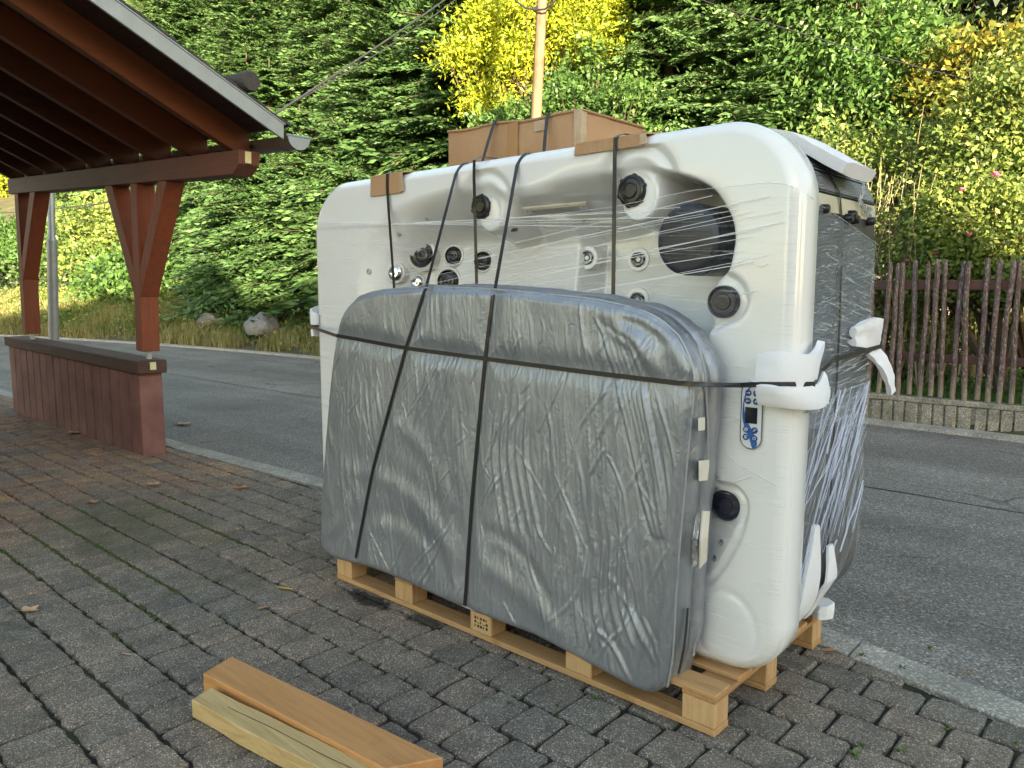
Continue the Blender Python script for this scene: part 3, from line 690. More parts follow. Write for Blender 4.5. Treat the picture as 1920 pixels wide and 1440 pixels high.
# gutter: half round, with an end cap
gc = (3.115, 2.695); gr = .085
def gut_pts(r, a0=180, a1=360, n=14): return [(gc[0] + r * math.cos(R(a0 + (a1 - a0) * i / n)), gc[1] + r * math.sin(R(a0 + (a1 - a0) * i / n))) for i in range(n + 1)]
outer = gut_pts(gr); inner = gut_pts(gr - .003)[::-1]
gut = MB().prism(outer + inner, 0, XL, -4.865).xf(lev).build('gutter', M['gutter_copper'], sh, smooth=True)
MB().prism(gut_pts(gr + .003), 0, -4.863, -4.855).xf(lev).build('gutter_end_cap', M['metal_zinc'], gut)
MB().tube([lev(-4.860, gc[0] - gr - .012, gc[1] + .004), lev(-4.860, gc[0] + gr + .014, gc[1] + .004)], .009, 8).build('cap_rim', M['metal_zinc'], gut)
for xx in (-5.02, -6.0, -7.0, -8.0): MB().prism(gut_pts(gr + .005) + gut_pts(gr + .0005)[::-1], 0, xx, xx + .018).xf(lev).build('gutter_bracket', M['gutter_copper'], gut)
# round snow-guard log on the tiles
lc = lev(-4.86, 2.76, rb(2.76, .345))
lg = MB().tube([lev(-4.86, 2.76, rb(2.76, .345)), lev(-4.88, 2.76, rb(2.76, .345)), lev(-10.2, 2.76, rb(2.76, .345))], [.060, .068, .068], 18).build('snow_log', M['log'], sh, smooth=True)
for xx in (-5.35, -7.4, -9.4): MB().bar(lev(xx, 2.76, rb(2.76, .27)), lev(xx, 2.48, rb(2.48, .42)), .03, .005).build('log_bracket', M['galv'], sh)
# unseen back wall, added to block sun and darken the roof underside
zr = rb(RY, .2) - SL * .45 - .004
MB().hexa([(XL, -.35, -.05), (XV - .45, -.35, -.05), (XV - .45, -.27, -.05), (XL, -.27, -.05), (XL, -.35, zr), (XV - .45, -.35, zr), (XV - .45, -.27, zr), (XL, -.27, zr)]).xf(lev).build('shade_wall', M['roof_board'], sh)
# ------------------------------------------------------------------ the hot tub standing on its side
Y0 = 2.44                                                       # plane of the rim
TX0, TX1, TZ0, TZ1, TR, TRB = -3.695, -.985, .152, 2.066, .28, .20
tub = thing('hot_tub', (-2.33, 2.8, .165), 'white acrylic hot tub shell standing upright on its side on the pallet', 'hot tub')
def px(*pts): return np.array([at_y(a, b, Y0)[[0, 2]] for a, b in pts])
def cr(P, n=10, closed=True):
    """Catmull-Rom through P"""
    P = np.asarray(P, float); m = len(P); out = []
    for i in range(m if closed else m - 1):
        g = lambda k: P[k % m] if closed else P[min(max(k, 0), m - 1)]
        a, b, c, d = g(i - 1), g(i), g(i + 1), g(i + 2)
        for j in range(n):
            t = j / n; out.append(.5 * ((2 * b) + (-a + c) * t + (2 * a - 5 * b + 4 * c - d) * t * t + (-a + 3 * b - 3 * c + d) * t ** 3))
    if not closed: out.append(P[-1])
    return np.array(out)
def sdf(poly, x, z):
    """signed distance, positive inside"""
    x = np.asarray(x, float); z = np.asarray(z, float); d = np.full(x.shape, 1e9); ins = np.zeros(x.shape, bool); n = len(poly)
    for i in range(n):
        ax, az = poly[i]; bx, bz = poly[(i + 1) % n]; ex, ez = bx - ax, bz - az
        t = np.clip(((x - ax) * ex + (z - az) * ez) / (ex * ex + ez * ez + 1e-12), 0, 1)
        d = np.minimum(d, (x - ax - t * ex) ** 2 + (z - az - t * ez) ** 2)
        c = ((az > z) != (bz > z)) & (x < (bx - ax) * (z - az) / (bz - az + 1e-12) + ax); ins ^= c
    d = np.sqrt(d); return np.where(ins, d, -d)
basin = cr(px((676, 700), (668, 560), (690, 455), (745, 385), (850, 352), (960, 352), (1060, 330), (1150, 316), (1206, 309), (1254, 318), (1303, 332), (1334, 349), (1355, 374), (1372, 408),
              (1378, 443), (1374, 478), (1366, 508), (1342, 531), (1331, 565), (1336, 610), (1328, 640), (1328, 720), (1326, 840), (1345, 900), (1378, 912), (1399, 939), (1400, 972), (1388, 1014), (1371, 1046), (1347, 1082), (1310, 1105), (1200, 1080), (900, 960), (720, 860)), 6)
nook = cr(px((1345, 518), (1380, 525), (1398, 560), (1386, 590), (1358, 606), (1332, 615), (1322, 570)), 6)
barp = cr(px((972, 372), (1040, 362), (1120, 360), (1150, 372), (1156, 392), (1130, 406), (1040, 408), (975, 402), (958, 386)), 5)
CRX = px((1021, 480))[0][0]
podL = px((908, 388))[0]; podR = px((1190, 357))[0]
footc = px((1355, 1180))[0]; wellc = px((1362, 947))[0]
def depth(x, z):
    """how far the moulded shell lies behind the rim plane"""
    x = np.asarray(x, float); z = np.asarray(z, float)
    s = sdf(basin, x, z)
    tx = sstep(-3.4, -2.7, x); top = sstep(1.35, 1.80, z); rgt = sstep(-1.9, -1.45, x); low = sstep(1.15, .8, z)
    wdt = .42 * (1 - tx) + .24 * tx; wdt = wdt * (1 - .72 * rgt * (1 - low)) ; wdt = wdt * (1 - .5 * rgt * low)
    dl = .12 + .10 * tx + .06 * sstep(1.2, 1.9, z)
    dr = .40 - .10 * sstep(1.7, .9, z)
    step = sstep(CRX - .03, CRX + .035, x); dm = dl * (1 - step) + dr * step
    dm = dm * (1 - .82 * low * rgt)
    d = dm * sstep(-.02, 1.0, s / wdt) + .016 * np.exp(-((s - .012) / .012) ** 2) * low * rgt
    # shoulders under the top rim: gentle waves between the caps
    d = d + .018 * np.exp(-((s - .05) / .05) ** 2) * (np.sin(x * 9.5) * .5 + .5) * top
    # two pods that carry the black caps
    for (c, r, k) in ((podL, .135, .97), (podR, .150, 1.0)):
        q = np.hypot((x - c[0]) * 1.0, (z - c[1] + .02) * .92) / r; d = d * (1 - k * sstep(1.0, .5, q)) + .035 * sstep(1.0, .4, q) + .016 * np.exp(-((q - 1.08) / .16) ** 2)
    # lobe that carries the jet at the right edge
    q = sdf(nook, x, z); d = d * (1 - sstep(-.035, .03, q)) + .022 * sstep(-.02, .03, q) + .016 * np.exp(-((q - .004) / .012) ** 2) * sstep(-.3, .0, x - px((1352, 560))[0][0] + .02)
    # recess of the light strip
    q = sdf(barp, x, z); d = d + .03 * sstep(-.004, .022, q)
    # foot well and round embossing low on the right side
    q = np.hypot(x - wellc[0], z - wellc[1]); d = d + .012 * sstep(.085, .07, q)
    q = np.hypot(x - footc[0] - .01, (z - footc[1]) * .82); d = d + .004 * np.exp(-((q - .115) / .012) ** 2) - .002 * sstep(.115, .07, q)
    return d
def coons(L, Rr, B, Tp, nu, nv):
    u = np.linspace(0, 1, nu)[:, None, None]; v = np.linspace(0, 1, nv)[None, :, None]
    rs = lambda P, n: np.stack([np.interp(np.linspace(0, 1, n), arc(P), P[:, k]) for k in range(P.shape[1])], 1)
    def arc(P): l = np.concatenate([[0], np.cumsum(np.linalg.norm(np.diff(P, axis=0), axis=1))]); return l / l[-1]
    B = rs(B, nu)[:, None]; Tp = rs(Tp, nu)[:, None]; L = rs(L, nv)[None]; Rr = rs(Rr, nv)[None]
    return (1 - v) * B + v * Tp + (1 - u) * L + u * Rr - ((1 - u) * (1 - v) * B[0, 0] + u * (1 - v) * B[-1, 0] + (1 - u) * v * Tp[0, 0] + u * v * Tp[-1, 0])
def rrect(x0, x1, z0, z1, r, n=10, rb=None):
    """four sides split at the middle of the rounded corners: left, right, bottom, top"""
    rb = rb or r; c = [(x0 + rb, z0 + rb, 180, rb), (x1 - rb, z0 + rb, 270, rb), (x1 - r, z1 - r, 0, r), (x0 + r, z1 - r, 90, r)]
    arc = lambda k, a, b: [(c[k][0] + c[k][3] * math.cos(R(c[k][2] + t)), c[k][1] + c[k][3] * math.sin(R(c[k][2] + t))) for t in np.linspace(a, b, n)]
    L = np.array(arc(3, 45, 90) + arc(0, 0, 45))[::-1]; B = np.array(arc(0, 45, 90) + arc(1, 0, 45))
    Rr = np.array(arc(1, 45, 90) + arc(2, 0, 45)); Tp = np.array(arc(2, 45, 90) + arc(3, 0, 45))[::-1]
    return L, Rr, B, Tp
def grid_faces(nu, nv, off=0):
    i, j = np.meshgrid(np.arange(nu - 1), np.arange(nv - 1), indexing='ij'); a = (i * nv + j).ravel() + off
    return np.stack([a, a + nv, a + nv + 1, a + 1], 1)
def loop_of(nu, nv):
    return np.array([i * nv for i in range(nu)] + [(nu - 1) * nv + j for j in range(1, nv)] + [i * nv + nv - 1 for i in range(nu - 2, -1, -1)] + [j for j in range(nv - 2, 0, -1)])
def shell(G, yfun, rings, nu, nv):
    """front sheet plus rings swept round the edge; rings: (outward offset, y)"""
    V = [np.stack([G[..., 0].ravel(), yfun(G[..., 0], G[..., 1]).ravel(), G[..., 1].ravel()], 1)]; F = [grid_faces(nu, nv)]
    lp = loop_of(nu, nv); P = G.reshape(-1, 2)[lp]
    tg = np.roll(P, -1, 0) - np.roll(P, 1, 0); nm = np.stack([tg[:, 1], -tg[:, 0]], 1)
    for _ in range(6): nm = (np.roll(nm, 1, 0) + nm * 2 + np.roll(nm, -1, 0)) / 4
    nm /= np.linalg.norm(nm, axis=1)[:, None] + 1e-9
    prev = lp; base = nu * nv; n = len(lp)
    for (o, y) in rings:
        oo = o(P) if callable(o) else o; yy = y(P) if callable(y) else np.full(n, y)
        Q = P + nm * (np.asarray(oo)[:, None] if hasattr(oo, '__len__') else oo)
        V.append(np.stack([Q[:, 0], yy, Q[:, 1]], 1)); cur = base + np.arange(n); base += n
        F.append(np.stack([prev, np.roll(prev, -1), np.roll(cur, -1), cur], 1)[:, ::-1]); prev = cur
    V = np.concatenate(V); F = np.concatenate(F); return V, F
NU, NV = 420, 300
ins = .05
G = coons(*rrect(TX0 + ins, TX1 - ins, TZ0 + ins, TZ1 - ins, TR - ins, 10, TRB - ins), NU, NV)
def yf(x, z): return Y0 + depth(x, z)
prof = [(.006, Y0 + .0005), (.012, Y0 + .002), (.022, Y0 + .008), (.034, Y0 + .019), (.040, Y0 + .026), (.0425, Y0 + .034), (.0435, Y0 + .040), (.047, Y0 + .0425), (.050, Y0 + .048), (.050, Y0 + .150), (.046, Y0 + .158), (.02, Y0 + .159)]
V, F = shell(G, yf, prof, NU, NV)
obj('acrylic_shell', V, F[:, ::-1], M['acrylic'], tub, smooth=True)
def hit(a, b, back=0.0):
    """where the sight line through (a, b) meets the moulded shell, with the surface normal"""
    d = ray(a, b); t = np.linspace((Y0 - .01) / d[1], (Y0 + .6) / d[1], 500); P = _C + d * t[:, None]
    g = P[:, 1] - yf(P[:, 0], P[:, 2]); k = int(np.argmax(g > 0)); p = P[k]; e = .012
    gx = (yf(p[0] + e, p[2]) - yf(p[0] - e, p[2])) / (2 * e); gz = (yf(p[0], p[2] + e) - yf(p[0], p[2] - e)) / (2 * e)
    n = np.array([gx, -1.0, gz]); n /= np.linalg.norm(n); return p + n * back, n
def soften(n, k=.5):
    v = n * (1 - k) + np.array([0, -1, 0]) * k; return v / np.linalg.norm(v)
# massage jets
for (a, b, r) in ((793, 478, .062), (853, 480, .043), (908, 490, .043), (843, 528, .056)):
    p, n = hit(a, b); n = np.array([.36, -.93, .06]); c = p + n * .014
    j = MB().lathe(c, n, [(r * 1.36, -.06), (r * 1.32, .0), (r * 1.24, .005), (r * 1.08, .006), (r * 1.03, .001), (r * 1.03, -.01)], 32).build('jet_seat', M['smoky_rim'], tub, smooth=True)
    MB().lathe(c, n, [(r * 1.02, -.02), (r * 1.02, .009), (r * .96, .014), (r * .9, .012), (r * .82, .002)], 32).build('jet_ring', M['gloss_black'], j, smooth=True)
    MB().lathe(c, n, [(r * .94, -.018), (r * .93, .0), (r * .80, .006), (r * .62, .003), (r * .60, .009), (r * .45, .011), (r * .43, .004), (r * .30, .004), (r * .28, .010), (r * .16, .012), (r * .14, .002), (0, .001)], 32).build('jet_nozzle', M['black_plastic'], j, smooth=True)
for (a, b, r) in ((745, 512, .042), (786, 530, .034)):
    p, n = hit(a, b); n = np.array([.36, -.93, .06]); c = p + n * .014
    j = MB().lathe(c, n, [(r * 1.34, -.06), (r * 1.3, .0), (r * 1.2, .005), (r * 1.05, .004)], 28).build('jet_seat', M['smoky_rim'], tub, smooth=True)
    MB().lathe(c, n, [(r * 1.04, -.01), (r * 1.03, .008), (r * .9, .018), (r * .55, .024), (r * .5, .012), (r * .3, .012), (0, .014)], 28).build('jet_ring', M['chrome'], j, smooth=True)
for (a, b, r) in ((1103, 484, .030), (1199, 487, .030), (1197, 563, .032)):
    p, n = hit(a, b); n = np.array([.2, -.975, .05]); c = p + n * .012
    j = MB().lathe(c, n, [(r * 1.75, -.05), (r * 1.7, .0), (r * 1.6, .003), (r * 1.15, .003)], 28).build('jet_seat', M['acrylic'], tub, smooth=True)
    MB().lathe(c, n, [(r * 1.14, -.01), (r * 1.1, .008), (r * .9, .013), (r * .62, .008), (r * .6, .0)], 28).build('jet_ring', M['chrome'], j, smooth=True)
    MB().lathe(c, n, [(r * .61, -.005), (r * .58, .005), (r * .35, .006), (r * .3, -.002), (0, -.002)], 20).build('jet_nozzle', M['black_plastic'], j, smooth=True)
# black turn-caps on the two pods
for (a, b, r) in ((904, 388, .054), (1186, 358, .060)):
    p, n = hit(a, b); n = soften(n, .35); c = p + n * .002
    k = MB().lathe(c, n, [(r * 1.0, -.02), (r * 1.0, .006), (r * .93, .014), (r * .80, .017), (r * .74, .014), (r * .5, .015), (0, .017)], 30).build('air_cap', M['black_plastic'], tub, smooth=True)
    for q in range(6):
        u = q * math.pi / 3 + .3; ax = Vector(n); e1 = ax.cross(Vector((0, 0, 1))).normalized(); e2 = ax.cross(e1)
        cc = Vector(c) + (e1 * math.cos(u) + e2 * math.sin(u)) * r * .90
        MB().lathe(cc, ax, [(r * .17, -.01), (r * .17, .010), (r * .12, .014), (0, .015)], 12).build('cap_grip', M['black_plastic'], k, smooth=True)
    MB().lathe(Vector(c) + Vector(n) * .0145, n, [(r * .5, 0), (r * .5, .004), (r * .44, .006), (r * .40, .003)], 24).build('cap_ring', M['black_plastic'], k, smooth=True)
# black jets near the right edge
for (a, b, r, yo) in ((1356, 566, .056, .006), (1361, 947, .056, .030)):
    c = at_y(a, b, Y0 + yo); n = np.array([.08, -1, 0])
    MB().lathe(c, n, [(r * 1.0, -.05), (r * 1.0, .004), (r * .93, .010), (r * .84, .008), (r * .80, .003), (r * .5, .003), (r * .46, .008), (r * .2, .009), (0, .008)], 32).build('side_jet', M['navy_plastic'], tub, smooth=True)
for (a, b, r, mm) in ((692, 509, .013, 'galv'), (748, 438, .010, 'galv'), (1353, 1017, .010, 'chrome'), (1340, 1047, .010, 'chrome'), (800, 410, .008, 'galv'), (1094, 414, .008, 'galv')):
    p, n = hit(a, b); n = soften(n, .4)
    MB().lathe(p, n, [(r * 1.25, -.006), (r * 1.2, .003), (r * .8, .005), (r * .7, .001), (0, .001)], 16).build('drain_hole', M[mm], tub, smooth=True)
for (a, b, wv) in ((963, 431, .05),):
    p, n = hit(a, b); MB().bar(p + np.array([-wv / 2, -.003, 0]), p + np.array([wv / 2, -.003, 0]), .012, .016, n).build('sensor', M['black_plastic'], tub, bevel=.003)
# light strip in its recess
p0, n0 = hit(984, 390); p1, n1 = hit(1104, 379); nn = soften((n0 + n1) / 2, .2)
ls = MB().bar(p0 + nn * .016, p1 + nn * .016, .038, .012, nn).build('light_strip', M['light_bar'], tub, bevel=.005, seg=2)
pm0, pm1 = p0 * .86 + p1 * .14, p0 * .12 + p1 * .88
MB().bar(pm0 + nn * .0235, pm1 + nn * .0235, .016, .006, nn).build('light_window', grainy('grey_lens', [(.3, (.30, .27, .25)), (.7, (.42, .38, .36))], 30, rough=.1), ls)
for t in (.07, .94):
    MB().lathe(p0 * (1 - t) + p1 * t + nn * .022, nn, [(.006, 0), (.006, .002), (0, .003)], 10).build('screw', M['galv'], ls)
# filter lid: a tall round drum on the wall of the skimmer well
pc = at_y(1289, 449, Y0 + .04); bx_, bz_ = pc[0], pc[2]; r = .128
MB().lathe((bx_, Y0 + .03, bz_), (.06, 1, .0), [(0, .0), (r * .82, .0), (r * .90, .002), (r * .985, .010), (r, .024), (r, .05), (r * .97, .054), (r * .97, .060), (r * 1.0, .064), (r * 1.0, .42)], 44).build('filter_lid', M['navy_plastic'], tub, smooth=True)
# cabinet behind the lip, with its corner trim
CX0, CX1, CZ0, CZ1, CR = TX0 + .035, TX1 - .028, TZ0 + .04, TZ1 - .03, .265
CY0, CY1 = Y0 + .150, 3.245
def cab_profile(off, n=14):
    L, Rr, B, Tp = rrect(CX0 - off, CX1 + off, CZ0 - off, CZ1 + off, CR + off, n)
    return [tuple(q) for q in np.concatenate([B[:-1], Rr[:-1], Tp[::-1][:-1], L[::-1][:-1]])]
prf = cab_profile(0); pin = cab_profile(-.02); n = len(prf); mb = MB()
V = [(a, CY0, b) for a, b in prf] + [(a, CY1, b) for a, b in prf] + [(a, CY1 - .02, b) for a, b in pin] + [(a, CY0, b) for a, b in pin]
F = [[k * n + i, k * n + (i + 1) % n, (k + 1) % 4 * n + (i + 1) % n, (k + 1) % 4 * n + i] for k in (0, 2, 3) for i in range(n)] + [list(range(n, 2 * n)), list(range(2 * n, 3 * n))[::-1]]
mb.add(V, F).build('cabinet', M['cabinet'], tub, smooth=True, angle=50)
def wrapband(z0, z1, off, y0, y1, name, mat, parent=tub):
    """band lying on the right flank and its rounded upper corner between two heights"""
    P = [q for q in cab_profile(off, 40) if q[0] > CX1 - CR - .02 and z0 <= q[1] <= z1]; P = sorted(P, key=lambda q: q[1])
    if len(P) < 2: P = [(CX1 + off, z0), (CX1 + off, z1)]
    inn = [(a - .012, b) for a, b in P[::-1]]
    return MB().prism(P + inn, 1, y0, y1).build(name, mat, parent)
e0 = CY0 + .002
wrapband(1.925, 1.985, .004, e0, CY1 + .004, 'corner_trim', M['woodgrain'])
wrapband(1.915, 1.923, .007, e0, CY1 + .006, 'trim_bead', M['silver_trim'])
wrapband(1.845, 1.912, .004, e0, CY1 + .004, 'corner_trim', M['woodgrain'])
wrapband(1.832, 1.843, .007, e0, CY1 + .006, 'trim_bead', M['dark_trim'])
wrapband(1.985, 1.993, .007, e0, CY1 + .006, 'trim_bead', M['silver_trim'])
bp = wrapband(1.725, 1.830, .003, e0, CY1 + .003, 'base_panel', M['beige_panel'])
wrapband(1.700, 1.712, .006, e0, CY1 + .006, 'trim_bead', M['dark_trim'])
for yy, zz in ((2.68, 1.775), (2.915, 1.76), (2.95, 1.775), (2.985, 1.76), (3.16, 1.765)):
    MB().lathe((CX1 + .002, yy, zz), (1, 0, 0), [(.017, 0), (.016, .022), (.012, .028), (0, .028)], 12).build('bolt', M['black_plastic'], bp, smooth=True)
MB().box((CX1 + .0005, 2.862, .5), (CX1 + .0035, 2.868, 1.69)).build('panel_seam', M['dark_trim'], tub)
# control panel: a long rounded plate with blue buttons and a display
cp = at_y(1412, 778, Y0); pw, ph = .041, .118; PS = .72
yl = Y0 - .0005
def pill(w_, h_, cx_, cz_, n=16):
    r_ = w_; return [(cx_ + r_ * math.cos(t), cz_ + (h_ - r_) + r_ * math.sin(t)) for t in np.linspace(0, math.pi, n)] + [(cx_ + r_ * math.cos(t), cz_ - (h_ - r_) + r_ * math.sin(t)) for t in np.linspace(math.pi, 2 * math.pi, n)]
panel = MB().prism(pill(pw, ph, cp[0], cp[2]), 1, Y0 - .012, Y0 + .01).build('control_panel', M['chrome'], tub, bevel=.004, seg=2)
MB().prism(pill(pw - .006, ph - .006, cp[0], cp[2]), 1, Y0 - .0138, Y0 - .011).build('panel_face', M['panel_face'], panel)
yb = Y0 - .0150
def decal(poly, name, mat, y=yb): return MB().prism([(cp[0] + a * PS, cp[2] + b * .78) for a, b in poly], 1, y, y + .0012).build(name, mat, panel)
sw_c = cr(np.array([(.012, .135), (-.022, .112), (-.040, .06), (-.044, .0), (-.034, -.045), (-.006, -.100), (.012, -.142), (.034, -.122), (.012, -.072), (-.022, -.020), (-.034, .02), (-.034, .06), (-.016, .108)]), 5)
decal(sw_c, 'blue_swoosh', M['panel_blue'], yb + .0002)
decal([(-.030, -.035), (.030, -.035), (.030, .035), (-.030, .035)], 'display', M['lcd'], yb - .0006)
for (bx2, bz2, sym) in ((-.017, .097, 'u'), (.022, .097, 'm'), (-.017, .062, 'd'), (.022, .062, 'p'), (-.022, -.063, 's'), (.020, -.063, 'l'), (-.022, -.096, 'x'), (.020, -.098, 'o')):
    bx2 *= PS; bz2 *= .78; MB().lathe((cp[0] + bx2, yb, cp[2] + bz2), (0, -1, 0), [(.0110, -.001), (.0110, .0012), (.0095, .002), (0, .002)], 18).build('button', M['panel_navy'], panel, smooth=True)
    mb = MB(); o = (cp[0] + bx2, cp[2] + bz2); yy0, yy1 = yb - .0034, yb - .0022
    def seg(x0, z0, x1, z1, wd=.0022):
        x0, z0, x1, z1, wd = x0 * .75, z0 * .75, x1 * .75, z1 * .75, wd * .8; dx, dz = x1 - x0, z1 - z0; l = math.hypot(dx, dz); nx, nz = -dz / l * wd / 2, dx / l * wd / 2
        mb.prism([(o[0] + x0 + nx, o[1] + z0 + nz), (o[0] + x1 + nx, o[1] + z1 + nz), (o[0] + x1 - nx, o[1] + z1 - nz), (o[0] + x0 - nx, o[1] + z0 - nz)], 1, yy0, yy1)
    def ring(r0):
        for t in range(8): a, b = t * math.pi / 4, (t + 1) * math.pi / 4; seg(r0 * math.cos(a), r0 * math.sin(a), r0 * math.cos(b), r0 * math.sin(b), .0018)
    if sym in 'ud': seg(-.008, 0, .008, 0); s_ = 1 if sym == 'u' else -1; seg(.008 * s_, 0, .003 * s_, .004); seg(.008 * s_, 0, .003 * s_, -.004)
    if sym in 'pm': seg(-.007, 0, .007, 0); seg(0, -.007, 0, .007) if sym == 'p' else seg(-.005, .005, .005, .005)
    if sym == 's': ring(.004); ring(.008)
    if sym == 'l': seg(-.006, -.005, .0, .002); seg(0, .002, .006, .006); ring(.003)
    if sym == 'x': seg(-.006, -.006, .006, .006); seg(-.006, .006, .006, -.006); seg(0, -.007, 0, .007)
    if sym == 'o': ring(.0065)
    mb.build('button_symbol', M['print_white'], panel)
# ------------------------------------------------------------------ folded silver cover standing in front of the tub
CYF, CYB = 2.215, 2.40
cov = thing('tub_cover', (-2.35, 2.3, .14), 'folded silver grey padded cover strapped upright against the front of the tub', 'tub cover')
def pc_(pts, y=CYF): return np.array([at_y(a, b, y)[[0, 2]] for a, b in pts])
cL = cr(pc_([(600, 1022), (600, 960), (606, 860), (616, 730), (627, 640), (640, 592), (668, 560)]), 8, False)
cT = cr(pc_([(668, 560), (704, 549), (780, 543), (900, 546), (1000, 555), (1100, 566), (1175, 582), (1225, 602), (1262, 634)]), 8, False)
cR = cr(pc_([(1240, 1290), (1250, 1230), (1257, 1100), (1268, 960), (1278, 850), (1289, 730), (1284, 680), (1262, 634)]), 8, False)
cB = cr(pc_([(600, 1022), (615, 1042), (640, 1052), (700, 1067), (790, 1106), (870, 1142), (1000, 1192), (1100, 1245), (1180, 1288), (1213, 1300), (1240, 1290)]), 8, False)
CU, CV = 460, 300
GC = coons(cL, cR, cB, cT, CU, CV)
crs = np.random.default_rng(5)
def crease_field(x, z):
    """folds of the loose skin: broad sags, long sharp pulls down from the straps, many short crinkles"""
    s = sdf(np.concatenate([cB, cR, cT[::-1], cL[::-1]])[::6], x, z)
    wr = np.zeros(x.shape)
    wr += .014 * (fbm(x * 2.1 + .4 * z, z * 1.3, 41, 3) - .5) * sstep(0, .15, s)
    wr += .007 * (fbm(x * 8 + 1.5 * z, z * 2.2, 42, 4) - .5)
    pat = sstep(.42, .62, fbm(x * 3.1, z * 1.7, 45, 3))
    rd = 1 - np.abs(fbm(x * 9 + 1.2 * z, z * 1.1, 43, 2) * 2 - 1); wr += .0058 * (rd ** 9) * pat
    rd = 1 - np.abs(fbm(x * 26 + 3 * z, z * 2.0, 44, 2) * 2 - 1); wr += .0040 * (rd ** 9) * (.25 + .75 * pat)
    def line(P, w_, a_):
        nonlocal wr
        P = np.array([at_y(p[0], p[1], CYF)[[0, 2]] for p in P]); P = cr(P, 5, False); d = np.full(x.shape, 9.); tt = np.zeros(x.shape)
        for i in range(len(P) - 1):
            (ax, az), (bx, bz) = P[i], P[i + 1]; ex, ez = bx - ax, bz - az; t = np.clip(((x - ax) * ex + (z - az) * ez) / (ex * ex + ez * ez), 0, 1)
            q = np.hypot(x - ax - t * ex, z - az - t * ez); m = q < d; d = np.where(m, q, d); tt = np.where(m, (i + t) / (len(P) - 1), tt)
        wr += a_ * (np.exp(-(d / w_) ** 2) - .3 * np.exp(-((d - 1.8 * w_) / w_) ** 2)) * np.clip(4 * tt * (1 - tt), 0, 1) ** .6
    # bundle of long pulls on the right
    for k in range(6): line([(1128 + 9 * k, 608 + 6 * k), (1146 + 9 * k, 680), (1176 + 8 * k, 800), (1204 + 7 * k, 930), (1226 + 4 * k, 1010)], .008 + .002 * (k % 2), .013)
    line([(1125, 575), (1190, 640), (1230, 700), (1268, 730)], .030, .011); line([(1140, 600), (1200, 610), (1255, 650)], .03, -.008)
    line([(1230, 1250), (1190, 1160), (1140, 1070)], .010, .005); line([(1120, 1180), (1150, 1215), (1185, 1285)], .010, .006)
    for k in range(7): line([(1085 + 16 * k, 1030 - 6 * k), (1078 + 17 * k, 1120), (1088 + 20 * k, 1215)], .009, .010 * (1 if k % 2 else .7))
    # sags left of and between the two tall straps
    line([(640, 880), (720, 900), (800, 960), (880, 1080)], .045, 0.0058); line([(650, 980), (720, 960), (800, 1010), (850, 1110)], .04, -0.0049)
    line([(730, 780), (800, 850), (850, 960)], .04, 0.0044); line([(610, 1010), (650, 960), (670, 900)], .03, 0.0044)
    line([(890, 780), (870, 900), (900, 1040), (990, 1120), (1080, 1220)], .045, 0.0062); line([(900, 990), (960, 1020), (1010, 1090), (1050, 1180)], .028, -0.0044)
    line([(870, 640), (850, 760), (830, 930), (870, 1040)], .02, 0.0031); line([(860, 720), (820, 820), (790, 940)], .012, 0.0018)
    for k in range(8): line([(860 - 8 * k, 650 + 5 * k), (846 - 9 * k, 760), (820 - 8 * k, 900)], .007, .006)
    for k in range(5): line([(935 + 14 * k, 740), (925 + 15 * k, 860), (945 + 17 * k, 1010)], .009, .007)
    for k in range(300):
        a, b = crs.uniform(640, 1260), crs.uniform(590, 1230); l = crs.uniform(40, 190); t = math.pi / 2 + crs.normal(.10, .22)
        m_ = (a + math.cos(t) * l / 2 + crs.normal(0, 6), b + math.sin(t) * l / 2); line([(a, b), m_, (a + math.cos(t) * l, b + math.sin(t) * l)], crs.uniform(.0035, .007), crs.uniform(.0015, .0045))
    return wr * (.35 + .65 * sstep(.0, .05, s)), s
WR, SS = crease_field(GC[..., 0], GC[..., 1])
def strap_press(x, z):
    p = np.zeros(x.shape)
    for P in ([(668, 1048), (700, 880), (763, 650), (797, 545)], [(872, 1137), (885, 950), (910, 680), (926, 549)], [(628, 628), (760, 652), (910, 672), (1100, 696), (1290, 720)]):
        Q = np.array([at_y(a, b, CYF)[[0, 2]] for a, b in P])
        for i in range(len(Q) - 1):
            (ax, az), (bx, bz) = Q[i], Q[i + 1]; ex, ez = bx - ax, bz - az; t = np.clip(((x - ax) * ex + (z - az) * ez) / (ex * ex + ez * ez), 0, 1)
            p = np.maximum(p, np.exp(-(np.hypot(x - ax - t * ex, z - az - t * ez) / .045) ** 2))
    return p
PR = strap_press(GC[..., 0], GC[..., 1])
rnd_edge = .016 * (1 - np.sqrt(np.clip(1 - (1 - np.clip(SS / .026, 0, 1)) ** 2, 0, 1)))
YG = CYF - WR * (1 - .75 * PR) + .012 * PR + rnd_edge
yg_flat = YG.ravel()
half = CYF + .085
def oside(k):
    def f(P):
        hang = sstep(.35, .15, P[:, 1]); nz = (fbm(P[:, 0] * 9, P[:, 1] * 9, 50 + int(k * 1000), 3) - .5) * .012
        rt = sstep(-1.55, -1.30, P[:, 0]) * sstep(1.40, 1.15, P[:, 1]); return k * (1 - .6 * hang) * (1 + .9 * rt * (k > .012)) + nz * (k > .003)
    return f
V, F = shell(GC, lambda x, z: YG, [(oside(.006), CYF + .018), (oside(.010), CYF + .021), (oside(.010), CYF + .026), (oside(.007), CYF + .029), (oside(.014), CYF + .06), (oside(.018), CYF + .088), (oside(.004), CYF + .094), (oside(.018), CYF + .100), (oside(.024), CYF + .13), (oside(.024), CYF + .165), (oside(.014), CYB - .005), (-.03, CYB)], CU, CV)
obj('vinyl_skin', V, F[:, ::-1], M['cover'], cov, smooth=True)
